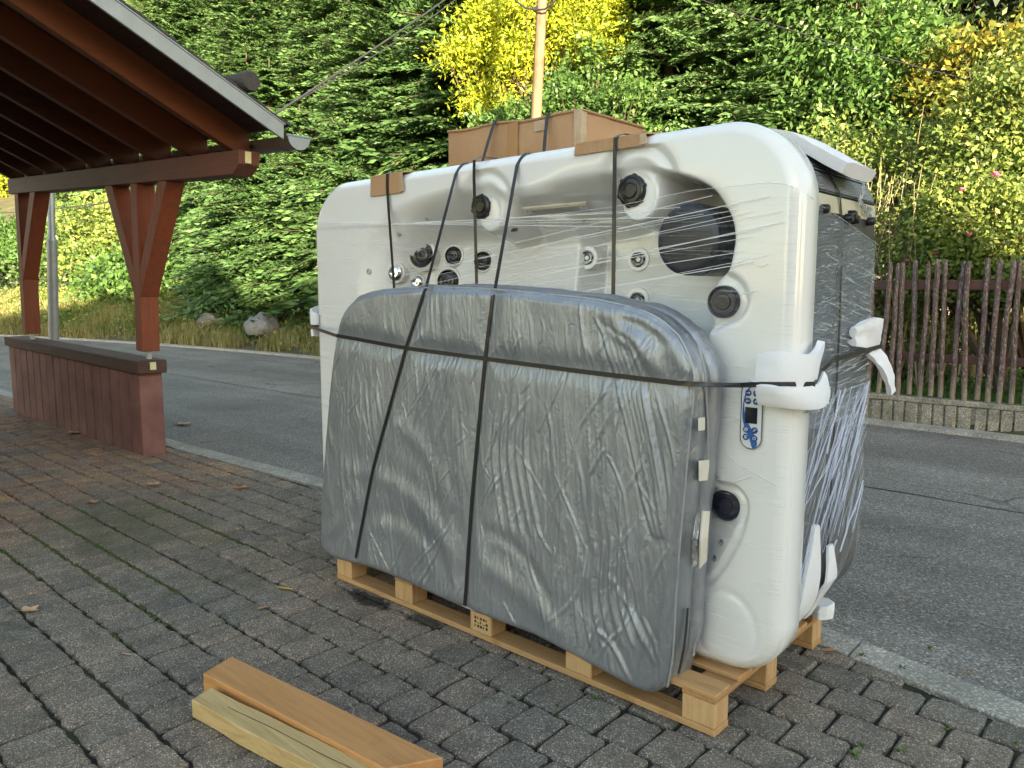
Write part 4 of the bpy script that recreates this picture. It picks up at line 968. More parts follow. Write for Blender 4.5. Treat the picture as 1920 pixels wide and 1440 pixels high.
sp_ = np.concatenate([cL[::2], cT[::2], cR[::-1][::2]]); tg_ = np.gradient(sp_, axis=0); nn_ = np.stack([-tg_[:, 1], tg_[:, 0]], 1); nn_ /= np.linalg.norm(nn_, axis=1)[:, None] + 1e-9
MB().tube([(a + m * .010, CYF + .024, b + n * .010) for (a, b), (m, n) in zip(sp_, nn_)], .0042, 6).build('seam_piping', M['cover_side'], cov, smooth=True)
# zip along the lower part of the narrow right flank, paper tags and the wrapped handle above it
def flank(a, b, dx=.004):
    """point of the narrow right side seen at (a, b)"""
    X = -1.245
    for _ in range(4):
        p = at_x(a, b, X); zz = np.clip(p[2], cR[0, 1], 1.30); X = float(np.interp(zz, cR[:, 1], cR[:, 0])) + .034 + dx
    return at_x(a, b, X)
zp = [flank(*p) for p in ((1272, 1262), (1282, 1215), (1287, 1170), (1289, 1140))]
MB().ribbon(zp, (1, -.2, 0), .010, .002).build('zip', M['zip'], cov)
sm = [flank(a, b, .002) for a, b in ((1308, 640), (1322, 700), (1327, 790), (1327, 900), (1322, 1000), (1312, 1120), (1300, 1230))]
MB().tube(sm, .004, 6).build('piping', M['cover_side'], cov, smooth=True)
for (a0, b0, a1, b1, nm) in ((1309, 782, 1321, 808, 'paper_tag'), (1310, 862, 1329, 902, 'paper_tag')):
    P = [flank(a0, b1, .006), flank(a1, b1 - 2, .006), flank(a1, b0, .006), flank(a0, b0 + 2, .006)]
    MB().hexa(P + [q + np.array([.0015, 0, 0]) for q in P]).build(nm, M['tag_white'], cov)
hp = [flank(1316, 1058, .006), flank(1318, 1010, .018), flank(1322, 958, .006)]
MB().ribbon(hp, (1, 0, 0), .05, .006).build('handle', M['tag_white'], cov)
MB().ribbon([flank(1303, 1060, .008), flank(1303, 1010, .012), flank(1310, 962, .008)], (1, -.1, 0), .03, .002).build('handle_wrap', M['film_wad'], cov)

# ------------------------------------------------------------------ clear stretch film round the tub
wrap = thing('stretch_film', (-2.33, 2.85, .2), 'clear crinkled stretch film wound round the hot tub', 'plastic film')
edge_px = [(596, 418), (720, 417), (850, 414), (950, 411), (1060, 400), (1150, 388), (1300, 357), (1440, 342), (1478, 346)]
EP = np.array([at_y(a, b, Y0 - .006)[[0, 2]] for a, b in edge_px])
NU2, NV2 = 160, 60
xs = np.linspace(TX0 + .012, TX1 - .012, NU2); V = []
for x in xs:
    e = min(x - TX0, TX1 - x); r = TRB; zb = TZ0 + .012 + (r - math.sqrt(max(r * r - (r - min(e, r)) ** 2, 0)))
    zt = np.interp(x, EP[:, 0], EP[:, 1]); lip = .05 - math.sqrt(max(.05 ** 2 - (.05 - min(e, .05)) ** 2, 0))
    for j in range(NV2):
        z = zb + (zt - zb) * j / (NV2 - 1); s = .0035 * (fbm(x * 3 + .0, z * 22 + x * 2, 61, 3) - .5)
        V.append((x, Y0 - .006 + lip + s, z))
fs = obj('front_film', V, grid_faces(NU2, NV2), M['film_front'], wrap, smooth=True)
# flank
prR = sorted([q for q in cab_profile(.022, 40) if q[0] > CX1 - CR - .12], key=lambda q: (q[1] if q[0] > CX1 - .4 else 0))
prR = [q for q in prR if q[1] < 1.0 or q[0] > CX1 - .05]
ztop = lambda y: float(np.interp(y, [2.44, 2.57, 2.85, 3.26], [1.80, at_x(1527, 382, CX1)[2], at_x(1581, 415, CX1)[2], at_x(1650, 462, CX1)[2]]))
low = [q for q in prR if q[1] < CZ0 + CR + .02]; low = sorted(low, key=lambda q: (q[1], q[0]))
def flank_sheet(z_lo, ztf, name, mat, off, seed, lowpts=None):
    ny, nz = 46, 90; V = []
    for i in range(ny):
        y = CY0 - .005 + (CY1 - CY0 + .012) * i / (ny - 1); zt = ztf(y)
        for j in range(nz):
            z = z_lo + (zt - z_lo) * j / (nz - 1); e = z - (CZ0 - .02); r = CR + .02
            x = CX1 + off - (r - math.sqrt(max(r * r - max(r - e, 0) ** 2, 0)) if e < r else 0)
            ed = max(0, y - (CY1 - .05)); x -= ed * .15
            V.append((x + .006 * (fbm(y * 5, z * 30, seed, 3) - .5), y, z))
    return obj(name, V, grid_faces(ny, nz)[:, ::-1], mat, wrap, smooth=True)
flank_sheet(1.02, ztop, 'flank_film', M['film_side_up'], .016, 71)
flank_sheet(CZ0 + .0, lambda y: 1.12 + .02 * math.sin(y * 20), 'flank_film', M['film_side_low'], .012, 72)
def gath(pts, w_, nm='film_fold', mat='film_wad', nrm=(0, -1, 0)):
    return MB().ribbon(pts, nrm, w_, .0008).build(nm, M[mat], wrap, smooth=True)
edge3 = [np.array([a, Y0 - .008, b]) for a, b in EP] + [np.array([TX1 + .006, Y0 + .06, ztop(2.45)]), np.array([CX1 + .02, CY0, ztop(2.57)]), np.array([CX1 + .02, 2.85, ztop(2.85)]), np.array([CX1 + .02, CY1, ztop(3.25)])]
MB().tube(edge3, .001, 5).build('film_edge', M['film_strand'], wrap)
for k in range(17):                                              # strands pulled across the open shell
    a0, a1 = random.uniform(700, 1120), random.uniform(1250, 1478); b1 = random.uniform(365, 500); b0 = min(560, b1 + .20 * (a1 - a0) + random.uniform(-25, 25))
    p = at_y(a0, b0, Y0 - .009); q = at_y(a1, b1, Y0 - .009)
    if k < 5: p = at_y(592, 418 + 3 * k, Y0 - .009); q = at_y(random.uniform(1150, 1300), 405 - 9 * k + 20, Y0 - .009)
    gath([p, p * .5 + q * .5 + np.array([0, -.002, 0]), q], random.uniform(.0015, .0035), 'film_strand', 'film_strand')
# torn flap and its edge under the panel, wadded film by the lid
for P in ([(1359, 850), (1388, 872), (1420, 890), (1455, 910), (1462, 925)], [(1345, 898), (1375, 905), (1410, 893)], [(1372, 505), (1392, 488), (1425, 500), (1440, 495)], [(1420, 545), (1392, 552), (1380, 530)]):
    MB().tube([at_y(a, b, Y0 - .009) for a, b in P], .0016, 5).build('film_tear', M['film_strand'], wrap)
fr_ = np.random.default_rng(88); mbU = MB(); mbL = MB()
for k in range(210):
    y = fr_.uniform(CY0 + .01, CY1 - .06); z = fr_.uniform(1.02, 1.66) if fr_.uniform() < .8 else fr_.uniform(.95, 1.3); z = min(z, ztop(y) - .02); l = fr_.uniform(.03, .16); sl_ = fr_.normal(-.16 if z > 1.3 else .10, .04); l = min(l, CY1 - .02 - y)
    mbU.ribbon([(CX1 + .024 + fr_.uniform(0, .004), y + l * t, z + sl_ * l * t + fr_.normal(0, .0008)) for t in (0, .3, .6, 1)], (1, 0, fr_.uniform(-.3, .8)), fr_.uniform(.001, .0024), .0006)
for k in range(90):
    y = fr_.uniform(2.52, 3.12); z = fr_.uniform(.46, .98); l = fr_.uniform(.08, .7); an = R(fr_.normal(61 if k % 4 else 47, 7)); y1 = min(y + l * math.cos(an), CY1 - .025); l = (y1 - y) / math.cos(an); z1 = min(z + l * math.sin(an), 1.14); y0_ = max(y, CY0)
    mbL.ribbon([(CX1 + .020 + fr_.uniform(0, .004), y0_ + (y1 - y0_) * t, z + (z1 - z) * t + .004 * math.sin(9 * t + k)) for t in np.linspace(0, 1, 6)], (1, -.1, fr_.uniform(0, .5)), fr_.choice([.001, .001, .0015, .0015, .002, .003, .005, .009]), .0006)
tag(mbU.build('crease_glint', M['film_glint'], wrap), kind='stuff'); tag(mbL.build('crease_glint', M['film_sky_band'], wrap), kind='stuff')  # film folds coloured as painted glints above, reflected sky below
# crumpled film under the foam on the flank
ptsF = [at_x(a, b, CX1 + .03) for a, b in ((1508, 772), (1520, 765), (1528, 775), (1540, 757), (1548, 762), (1556, 748))]
MB().tube(ptsF, [.006, .012, .008, .012, .009, .004], 6).build('film_wad', M['film_wad'], wrap)
tp = [at_x(a, b, CX1 + .012) for a, b in ((1600, 318), (1617, 335), (1619, 360), (1612, 375), (1620, 392), (1635, 400))]
MB().ribbon(tp, (1, 0, 0), .035, .001).build('tape_strip', M['film_wad'], wrap)

# ------------------------------------------------------------------ pallet and timbers
PX0, PX1, PY0, PY1 = -3.288, -1.124, 2.257, 3.215
pal = thing('pallet', (-2.2, 2.74, 0), 'long wooden pallet with block feet carrying the hot tub', 'pallet')
for y0 in (PY0, 2.66, PY1 - .10):
    MB().box((PX0, y0, 0.002), (PX1, y0 + .10, .026)).build('bottom_board', M['pallet'], pal, bevel=.003)
bxs = [PX0, PX0 + .475, PX0 + .99, PX0 + 1.52, PX1 - .13]
for y0 in (PY0 + .002, 2.662, PY1 - .098):
    for xb in bxs:
        MB().box((xb + .002, y0, .027), (xb + .128, y0 + .096, .117)).build('block', M['pallet_z'], pal, bevel=.003)
for xb in bxs:
    MB().box((xb - .0, PY0, .1175), (xb + .13, PY1, .133)).build('stringer_board', M['pallet_y'], pal, bevel=.003)
for k in range(6):
    y0 = PY0 + .0 + k * (PY1 - PY0 - .11) / 5
    MB().box((PX0, y0, .1335), (PX1, y0 + .11, .1508)).build('deck_board', M['pallet'] if k else M['pallet'], pal, bevel=.003)
# printed stamp on one block
mb = MB()
for k in range(3):
    z0 = .05 + .018 * k
    for j in range(5):
        xx = bxs[2] + .03 + j * .017; mb.box((xx, PY0 + .0005, z0), (xx + .011 * (1 if (j + k) % 3 else .5), PY0 + .0015, z0 + (.011 if (j * k) % 2 == 0 else .003)))
mb.build('stamp', M['dark_trim'], pal)
def timber(P, z1, label, mat, name='timber', jag=0):
    """P: four ground corners; a squared length of wood with slightly uneven sawn faces"""
    P = [np.array(p, float) for p in P]; n = 14; V = []; F = []; c = sum(P) / 4
    for i in range(n + 1):
        t = i / n; a = P[0] * (1 - t) + P[1] * t; b = P[3] * (1 - t) + P[2] * t; j = jag * (vnoise(t * 9, 0, 91) - .5); j2 = jag * (vnoise(t * 12, 5, 92) - .5)
        V += [(a[0], a[1] + j, .003), (b[0], b[1], .003), (b[0], b[1] - j2, z1 + j2 * .3), (a[0], a[1] + j, z1 - abs(j) * .3)]
    for i in range(n):
        for k in range(4): F.append([4 * i + k, 4 * i + (k + 1) % 4, 4 * i + 4 + (k + 1) % 4, 4 * i + 4 + k])
    F += [[3, 2, 1, 0], [4 * n, 4 * n + 1, 4 * n + 2, 4 * n + 3]]
    mb = MB(); mb.v = V; mb.f = F; o = mb.build(name, mat, None, bevel=.004, at=(c[0], c[1], 0)); return o
tA = timber([tuple(at_z(380, 1262, .085)[:2]), tuple(at_z(722, 1442, .085)[:2]), tuple(at_z(832, 1420, .085)[:2]), tuple(at_z(435, 1230, .085)[:2])], .085, '', M['timber_orange'])
tag(tA, 'smooth orange brown squared timber lying behind the paler rough one', 'timber', 'timbers lying on the pavement')
q0 = at_z(357, 1312, .07)[:2]; q3 = at_z(395, 1288, .07)[:2]; dr = np.array(at_z(832, 1420, .085)[:2]) - np.array(at_z(435, 1230, .085)[:2]); dr /= np.linalg.norm(dr)
b0 = np.array(at_z(597, 1440, .07)[:2]); b3 = np.array(at_z(712, 1441, .07)[:2]); b0 = q0 + (b0 - q0) / np.linalg.norm(b0 - q0) * 1.3; b3 = q3 + (b3 - q3) / np.linalg.norm(b3 - q3) * 1.3
tB = timber([tuple(q0), tuple(b0), tuple(b3), tuple(q3)], .07, '', M['timber_pale'], jag=.012)
tag(tB, 'rough sawn pale yellow timber with a long split, nearest the camera', 'timber', 'timbers lying on the pavement')
# long drying split in the pale timber
P = [tuple((q0 * (1 - f) + q3 * f) * (1 - t / 1.3) + (b0 * (1 - f) + b3 * f) * t / 1.3) for t, f in ((.16, .5), (.4, .56), (.65, .52), (.9, .58), (1.15, .55))]
MB().ribbon([(a, b + random.uniform(-.002, .002), .0703) for a, b in P], (0, 0, 1), .0022, .0005).build('split', M['bark'], tB)

# ------------------------------------------------------------------ cardboard box on top, edge guards, foam pads
bx0, bx1, by0, by1, bz0 = -2.82, -2.013, 2.65, 3.13, 2.062
box = thing('cardboard_box', (-2.4, 2.88, bz0), 'large sagging brown cardboard box tied on top of the tub', 'box')
n = 24; V = []; F = []
def btop(x): return float(np.interp(x, [bx0, -2.5, -2.2, bx1], [2.268, 2.262, 2.248, 2.252])) + .004 * math.sin(x * 17)
mb = MB(); N = 16; th = .006
def side(P0, P1, nm, nrm, bul, mat='cardboard'):
    """one wall panel, slightly bowed, with a rumpled top edge"""
    V = []; a = np.array(P0); b = np.array(P1); nr_ = np.array(nrm)
    nz = 8
    for i in range(N + 1):
        t = i / N; q = a * (1 - t) + b * t; zt = btop(q[0]) - .006 * vnoise(t * 8, 3, 17)
        for j in range(nz + 1):
            s = j / nz; d = bul * math.sin(math.pi * t) * math.sin(math.pi * s) + .008 * (fbm(t * 6, s * 3, 13, 3) - .5) * math.sin(math.pi * t)
            p = np.array([q[0], q[1], bz0 + (zt - bz0) * s]) + nr_ * d; V.append(p)
    m = len(V); V2 = [p - nr_ * th for p in V]; f = grid_faces(N + 1, nz + 1); g = f[:, ::-1] + m
    o = obj(nm, V + V2, np.concatenate([f, g]), M[mat], box, smooth=True); return o
side((bx0, by0, 0), (bx1, by0, 0), 'front_panel', (0, -1, 0), .012)
side((bx1, by0 + .001, 0), (bx1, by1, 0), 'side_panel', (1, 0, 0), .010)
side((bx1, by1, 0), (bx0, by1, 0), 'rear_panel', (0, 1, 0), .008)
side((bx0, by1, 0), (bx0, by0 + .001, 0), 'side_panel', (-1, 0, 0), .008)
V = []
for i in range(17):
    for j in range(9):
        x = bx0 + (bx1 - bx0) * i / 16; y = by0 + (by1 - by0) * j / 8
        V.append((x, y, btop(x) + .001 - .012 * math.sin(math.pi * i / 16) * math.sin(math.pi * j / 8)))
obj('top_flap', V, grid_faces(17, 9), M['cardboard'], box, smooth=True)
MB().tube([(x, by0 - .004, btop(x) - .003) for x in np.linspace(bx0, bx1, 14)], .006, 6).build('front_edge', M['cardboard'], box, smooth=True)
MB().tube([(bx1 + .003, y, btop(bx1) - .003) for y in np.linspace(by0, by1, 8)], .006, 6).build('side_edge', M['cardboard'], box, smooth=True)
MB().box((-2.415, by0 - .0185, bz0 + .01), (-2.352, by0 - .0165, 2.245)).build('tape', M['tape'], box)
MB().hexa([(bx1 - .03, by0 - .010, bz0 + .0), (bx1 + .006, by0 - .010, bz0), (bx1 + .006, by0 + .03, bz0), (bx1 - .03, by0 - .006, bz0), (bx1 - .03, by0 - .010, 2.25), (bx1 + .006, by0 - .010, 2.252), (bx1 + .006, by0 + .03, 2.252), (bx1 - .03, by0 - .006, 2.25)]).build('corner_tape', M['clear_tape'], box)
MB().box((-2.26, by0 - .014, 2.19), (-2.20, by0 - .0125, 2.235)).build('tape_scrap', M['clear_tape'], box)
def guard(x0, x1, drop, back, label, tp=.02):
    """folded strip of card over the tub's top edge, under a strap"""
    o = thing('edge_guard', ((x0 + x1) / 2, Y0, TZ1), label, 'cardboard strip', 'card strips over the top edge of the tub')
    zf = TZ1 + .006; sk = .03
    MB().hexa([(x0, Y0 - .010, zf - drop), (x1, Y0 - .010, zf - drop + tp), (x1, Y0 - .005, zf - drop + tp), (x0, Y0 - .005, zf - drop),
               (x0 + .004, Y0 - .008, zf - .012), (x1 + .004, Y0 - .008, zf - .012), (x1 + .004, Y0 - .003, zf - .012), (x0 + .004, Y0 - .003, zf - .012)]).build('front_flap', M['cardboard'], o)
    MB().hexa([(x0 + .004, Y0 - .008, zf - .0115), (x1 + .004, Y0 - .008, zf - .0115), (x1 + sk, Y0 + back, zf + .004), (x0 + sk, Y0 + back, zf + .004),
               (x0 + .004, Y0 - .006, zf - .006), (x1 + .004, Y0 - .006, zf - .006), (x1 + sk, Y0 + back, zf + .009), (x0 + sk, Y0 + back, zf + .009)]).build('top_flap', M['cardboard'], o)
    MB().hexa([(x1 - .012, Y0 - .0135, zf - drop + tp + .004), (x1 + .026, Y0 - .0135, zf - drop + tp + .004), (x1 + .026, Y0 - .0125, zf - drop + tp + .004), (x1 - .012, Y0 - .0125, zf - drop + tp + .004),
               (x1 - .010, Y0 - .0125, zf - .012), (x1 + .014, Y0 - .0125, zf - .012), (x1 + .014, Y0 - .0115, zf - .012), (x1 - .010, Y0 - .0115, zf - .012)]).build('clear_tape', M['clear_tape'], o)
    return o
g0 = at_y(694, 360, Y0 - .01)[0]; g1 = at_y(752, 358, Y0 - .01)[0]
guard(g0, g1, .105, .12, 'small cardboard strip near the left end of the tub top', .0)
g0 = at_y(1076, 298, Y0 - .01)[0]; g1 = at_y(1205, 270, Y0 - .01)[0]
guard(g0, g1, .052, .13, 'long cardboard strip over the tub edge right of the big box', .0)

def foam_sheet(name, label, path, wvec, th, wad=.004, mat='foam'):
    """bent foam strip: path of the sheet's middle line, wvec(i) half width vectors, thickness along the normal"""
    P = [np.array(p, float) for p in path]; o = []; m = len(P); c = sum(P) / m
    Pc = cr(np.array(P), 6, False); W = [np.array(w_, float) for w_ in wvec]; Wc = cr(np.array(W), 6, False); V = []; k = len(Pc); nW = 5
    for i in range(k):
        tg = Pc[min(i + 1, k - 1)] - Pc[max(i - 1, 0)]; nr_ = np.cross(tg, Wc[i]); nr_ /= np.linalg.norm(nr_) + 1e-9
        for s_ in (0, 1):
            for j in range(nW + 1):
                u = -1 + 2 * j / nW; e = 1 - .25 * abs(u) ** 6
                V.append(Pc[i] + Wc[i] * u + nr_ * th * (s_ - .5) * e + nr_ * wad * (fbm(i * .4, j * .9 + 9 * s_, 5, 2) - .5))
    row = 2 * (nW + 1); F = []
    ring_ = list(range(nW + 1)) + list(range(row - 1, nW, -1))
    for i in range(k - 1):
        for q in range(row): a, b = ring_[q], ring_[(q + 1) % row]; F.append([i * row + a, i * row + b, (i + 1) * row + b, (i + 1) * row + a])
    F += [ring_[::-1], [(k - 1) * row + q for q in ring_]]
    mb = MB(); mb.v = V; mb.f = F; ob = mb.build(name, M[mat], None, bevel=0, smooth=True, at=c, angle=60)
    return tag(ob, label, 'foam pad', 'foam pads under the straps')
fx = CX1
# pad over the upper right corner, lying along the rounded edge
def cornerpt(deg, y, off): return np.array([CX1 - CR + (CR + off) * math.cos(R(deg)), y, CZ1 - CR + (CR + off) * math.sin(R(deg))])
foam_sheet('foam_pad', 'curved white foam pad over the upper right corner of the tub', [cornerpt(86, 2.84, .022), cornerpt(66, 2.86, .026), cornerpt(48, 2.88, .030), cornerpt(34, 2.885, .05), cornerpt(24, 2.885, .085)],
           [(0, .17, 0), (0, .17, 0), (0, .165, 0), (0, .155, 0), (0, .15, 0)], .05)
# pads round the right edge, above and below the strap
a = [at_y(1422, 690, Y0 - .03), at_y(1462, 688, Y0 - .03), np.array([TX1 + .035, Y0 + .05, 1.24]), np.array([CX1 + .045, Y0 + .15, 1.278])]
foam_sheet('foam_pad', 'flat white foam pad above the strap on the right edge of the tub', a, [(0, .006, .046), (0, .006, .05), (0, .004, .056), (.012, .0, .056)], .03)
a = [at_y(1424, 736, Y0 - .035), at_y(1462, 742, Y0 - .035), np.array([TX1 + .05, Y0 + .05, 1.155]), np.array([CX1 + .06, Y0 + .17, 1.185])]
foam_sheet('foam_pad', 'thick white foam pad just below the strap beside the control panel', a, [(0, -.012, .033), (0, -.012, .035), (-.01, 0, .038), (-.012, 0, .042)], .042)
a = [np.array([CX1 + .03, 2.97, 1.33]), np.array([CX1 + .04, 3.16, 1.335]), np.array([CX1 + .03, 3.255, 1.32]), np.array([CX1 - .06, 3.285, 1.31])]
foam_sheet('foam_pad', 'crumpled white foam pad on the rear edge of the tub above the strap', a, [(0, 0, .035), (.005, 0, .06), (.01, 0, .065), (0, .01, .06)], .02, .03)
a = [np.array([CX1 + .03, 3.20, 1.262]), np.array([CX1 + .055, 3.25, 1.22]), np.array([CX1 + .075, 3.295, 1.15]), np.array([CX1 + .075, 3.325, 1.09])]
foam_sheet('foam_pad', 'long thin foam strip hanging down behind the strap at the rear edge', a, [(.0, .06, .01), (.0, .045, .012), (0, .034, .01), (0, .026, .008)], .02, .012)
zl = at_y(600, 600, Y0)[2]
a = [np.array([TX0 - .028, Y0 + .16, zl + .03]), np.array([TX0 - .028, Y0 + .03, zl + .02]), np.array([TX0 + .0, Y0 - .022, zl + .012]), np.array([TX0 + .06, Y0 - .02, zl + .006])]
foam_sheet('foam_pad', 'small white foam pad at the left edge of the tub above the strap', a, [(-.03, 0, .06), (-.02, 0, .05), (0, 0, .04), (0, 0, .03)], .014)
a = [np.array([TX0 - .026, Y0 + .15, zl - .075]), np.array([TX0 - .024, Y0 + .03, zl - .072]), np.array([TX0 + .0, Y0 - .02, zl - .07])]
foam_sheet('foam_pad', 'small foam scrap at the left edge of the tub below the strap', a, [(0, 0, .022), (0, 0, .022), (0, 0, .02)], .014)
# white strip bent round the lower right corner
dn = lambda deg, y, off: np.array([CX1 - CR + (CR + off) * math.cos(R(deg)), y, CZ0 + CR + (CR + off) * math.sin(R(deg))])
foam_sheet('foam_strip', 'long white foam strip bent under the lower right corner of the tub', [np.array([CX1 + .02, 2.72, .66]), dn(0, 2.70, .02), dn(-25, 2.69, .022), dn(-50, 2.68, .022), dn(-75, 2.66, .02)],
           [(0, .02, 0), (0, .075, 0), (0, .085, 0), (0, .085, 0), (0, .08, 0)], .02)
foam_sheet('foam_strip', 'narrow foam tail standing up beside the lower vertical strap', [np.array([CX1 + .03, 2.845, .56]), np.array([CX1 + .04, 2.85, .44]), dn(-12, 2.85, .03), dn(-40, 2.84, .03)],
           [(0, .022, 0), (0, .05, 0), (0, .05, 0), (0, .04, 0)], .012)
sb = at_z(1541, 1152, .17)
V_ = []; F_ = []
for i in range(9):
    t = 2 * math.pi * i / 9; V_ += [(sb[0] + .045 * math.cos(t) * random.uniform(.8, 1.1), sb[1] + .055 * math.sin(t) * random.uniform(.8, 1.15), h_ + random.uniform(-.006, .006) * (h_ > .17)) for h_ in (.163, .195, .222)]
F_ = [[3 * i + k, 3 * ((i + 1) % 9) + k, 3 * ((i + 1) % 9) + k + 1, 3 * i + k + 1] for i in range(9) for k in (0, 1)] + [[3 * i for i in range(9)][::-1], [3 * i + 2 for i in range(9)]]
mb = MB(); mb.v = V_; mb.f = F_
tag(mb.build('polystyrene_block', M['styro'], None, bevel=.004, at=(sb[0], sb[1], .163)), 'small crumbly white polystyrene block under the rear corner of the tub', 'block')

# ------------------------------------------------------------------ strapping
STR = 'black straps holding the load'
def strap(pts, nrm, wid, label):
    c = pts[0]; return tag(MB().ribbon(pts, nrm, wid, .0018).build('strap', M['strap'], None, at=tuple(map(float, c))), label, 'strap', STR)
yc = lambda a, b: at_y(a, b, CYF - .026)
def cover_pt(a, b, lift=.004):
    """point on the cover skin under the strap"""
    p = at_y(a, b, CYF); 
    for _ in range(3):
        d = (GC[..., 0] - p[0]) ** 2 + (GC[..., 1] - p[2]) ** 2; k = np.unravel_index(np.argmin(d), d.shape); p = at_y(a, b, YG[k])
    return p + np.array([0, -lift, 0])
def resample(P, n):
    P = np.array(P); l = np.concatenate([[0], np.cumsum(np.linalg.norm(np.diff(P, axis=0), axis=1))]); t = np.linspace(0, l[-1], n)
    return [np.array([np.interp(q, l, P[:, k]) for k in range(3)]) for q in t]
def pxline(P, n):
    P = np.array(P, float); l = np.concatenate([[0], np.cumsum(np.linalg.norm(np.diff(P, axis=0), axis=1))]); t = np.linspace(0, l[-1], n)
    return [(np.interp(q, l, P[:, 0]), np.interp(q, l, P[:, 1])) for q in t]
def smooth(P, k=2):
    P = np.array(P)
    for _ in range(k): P[1:-1] = (P[:-2] + P[1:-1] * 2 + P[2:]) / 4
    return [p for p in P]
def lip(p, dx=.03):
    """way of a strap over the rounded upper lip, starting on the rim face"""
    return [np.array([p[0] + dx * t, Y0 + y, TZ1 + z]) for t, y, z in ((0, -.005, -.050), (.08, .001, -.040), (.2, .010, -.024), (.35, .021, -.010), (.5, .034, -.001), (.7, .05, .003), (1, .13, .005))]
def minlift(P):
    """a taut strap bridges the hollows: keep the outermost y within a short window"""
    P = np.array(P); y = P[:, 1].copy()
    for i in range(len(P)): P[i, 1] = y[max(0, i - 3):i + 4].min()
    return smooth(P, 3)
tall1 = minlift([cover_pt(a, b) for a, b in pxline([(668, 1046), (700, 880), (763, 650), (795, 552)], 40)])
p_r = at_y(855, 331, Y0 - .004); p_b = np.array([at_y(928, 236, by0 - .018)[0], by0 - .018, btop(at_y(928, 236, by0)[0]) + .004])
strap(tall1 + [at_y(800, 536, CYF + .03)] + resample([at_y(801, 532, CYF + .04), lip(p_r)[0]], 6) + [*lip(p_r)] + [p_b * .5 + (p_r + np.array([.03, .13, TZ1 + .006 - p_r[2]])) * .5, p_b] + [p_b + np.array([.0, .03, .006]), p_b + np.array([.05, .45, .004])], (0, -1, .35), .017, 'tall slanting black strap nearer the left end of the silver cover')
tall2 = minlift([cover_pt(a, b) for a, b in pxline([(873, 1135), (885, 950), (910, 680), (925, 556)], 40)])
p_r = at_y(970, 312, Y0 - .004); p_b = np.array([at_y(1027, 223, by0 - .016)[0], by0 - .016, btop(at_y(1027, 223, by0)[0]) + .004])
strap(tall2 + [at_y(927, 548, CYF + .03)] + resample([at_y(928, 544, CYF + .04), lip(p_r)[0]], 6) + [*lip(p_r)] + [p_b * .5 + (p_r + np.array([.03, .13, TZ1 + .006 - p_r[2]])) * .5, p_b] + [p_b + np.array([.0, .03, .006]), p_b + np.array([.05, .45, .004])], (0, -1, .35), .017, 'tall slanting black strap crossing the middle of the silver cover')
hor = minlift([cover_pt(a, b, .008) for a, b in pxline([(636, 629), (760, 652), (910, 672), (1100, 697), (1276, 718)], 50)])
ry = [np.array([TX0 - .04, CY1, zl - .03]), np.array([TX0 - .04, Y0 + .1, zl - .03]), np.array([TX0 - .012, Y0 - .034, zl - .034]), cover_pt(630, 628, .008)]
end = [at_y(1296, 720, CYF - .005), at_y(1322, 721, CYF + .015), at_y(1348, 722, CYF + .05), at_y(1388, 722, Y0 - .09), at_y(1428, 721, Y0 - .052), at_y(1462, 721, Y0 - .052)]
e2 = [np.array([TX1 + .055, Y0 + .04, 1.20]), np.array([CX1 + .058, Y0 + .16, 1.232]), np.array([CX1 + .03, 2.80, 1.256]), np.array([CX1 + .05, 3.18, 1.278]), np.array([CX1 + .045, 3.27, 1.28]), np.array([CX1 - .1, 3.30, 1.285])]
nr = [(-1, -.2, 0), (-1, -.2, 0), (-.4, -1, 0), (-.2, -1, 0)] + [(0, -1, 0)] * len(hor) + [(0, -1, .1), (.3, -1, .3), (.2, -1, .6), (0, -1, -.1), (0, -1, 0), (.2, -1, 0)] + [(1, -.4, 0), (1, -.1, 0), (1, 0, 0), (1, 0, 0), (1, .6, 0), (0, 1, 0)]
strap(ry + hor + end + e2, nr, .017, 'black strap running level round the cover and the tub')
def vstrap(top, bot, label, zt=TZ1 + .008, gl=.012):
    P = [at_y(a, b, Y0 - .014) for a, b in pxline([top, bot], 10)]
    t0 = P[0]; up = [np.array([t0[0] + .05, CY1 - .02, zt + .004]), np.array([t0[0] + .035, Y0 + .2, zt + .006]), np.array([t0[0] + .012, Y0 + .03, zt + .005]), np.array([t0[0] + .006, Y0 + .008, zt + .001]), np.array([t0[0] + .002, Y0 - .014, zt - .012])]
    dn_ = [P[-1] + np.array([0, 0, -.25 * k]) for k in (1, 2, 3, 4)]
    strap(up + P + dn_, [(0, 0, 1)] * 3 + [(0, -.4, 1), (0, -1, 1)] + [(0, -1, 0)] * (len(P) + 4), .017, label)
vstrap((726, 352), (739, 536), 'upright black strap over the small card strip at the left end of the tub')
vstrap((889, 330), (894, 538), 'upright black strap passing the left black cap of the tub')
vstrap((1153, 292), (1150, 552), 'upright black strap over the long card strip right of the box')
sv = [cornerpt(60, 2.80, .012), cornerpt(35, 2.82, .012), cornerpt(15, 2.845, .012)] + [np.array([CX1 + .012 + (.006 if z < 1.7 else 0), yy, z]) for yy, z in ((2.862, 1.72), (2.865, 1.4), (2.865, 1.0), (2.862, .7), (2.858, .50))] + [dn(-20, 2.855, .02), dn(-60, 2.855, .02)]
tag(MB().ribbon(sv, [(.5, 0, 1), (.8, 0, .5), (1, 0, .2)] + [(1, 0, 0)] * 5 + [(1, 0, -.4), (.5, 0, -1)], .013, .0018).build('strap', M['strap'], None, at=tuple(sv[0])), 'black strap running down the dark right flank of the tub', 'strap', STR)
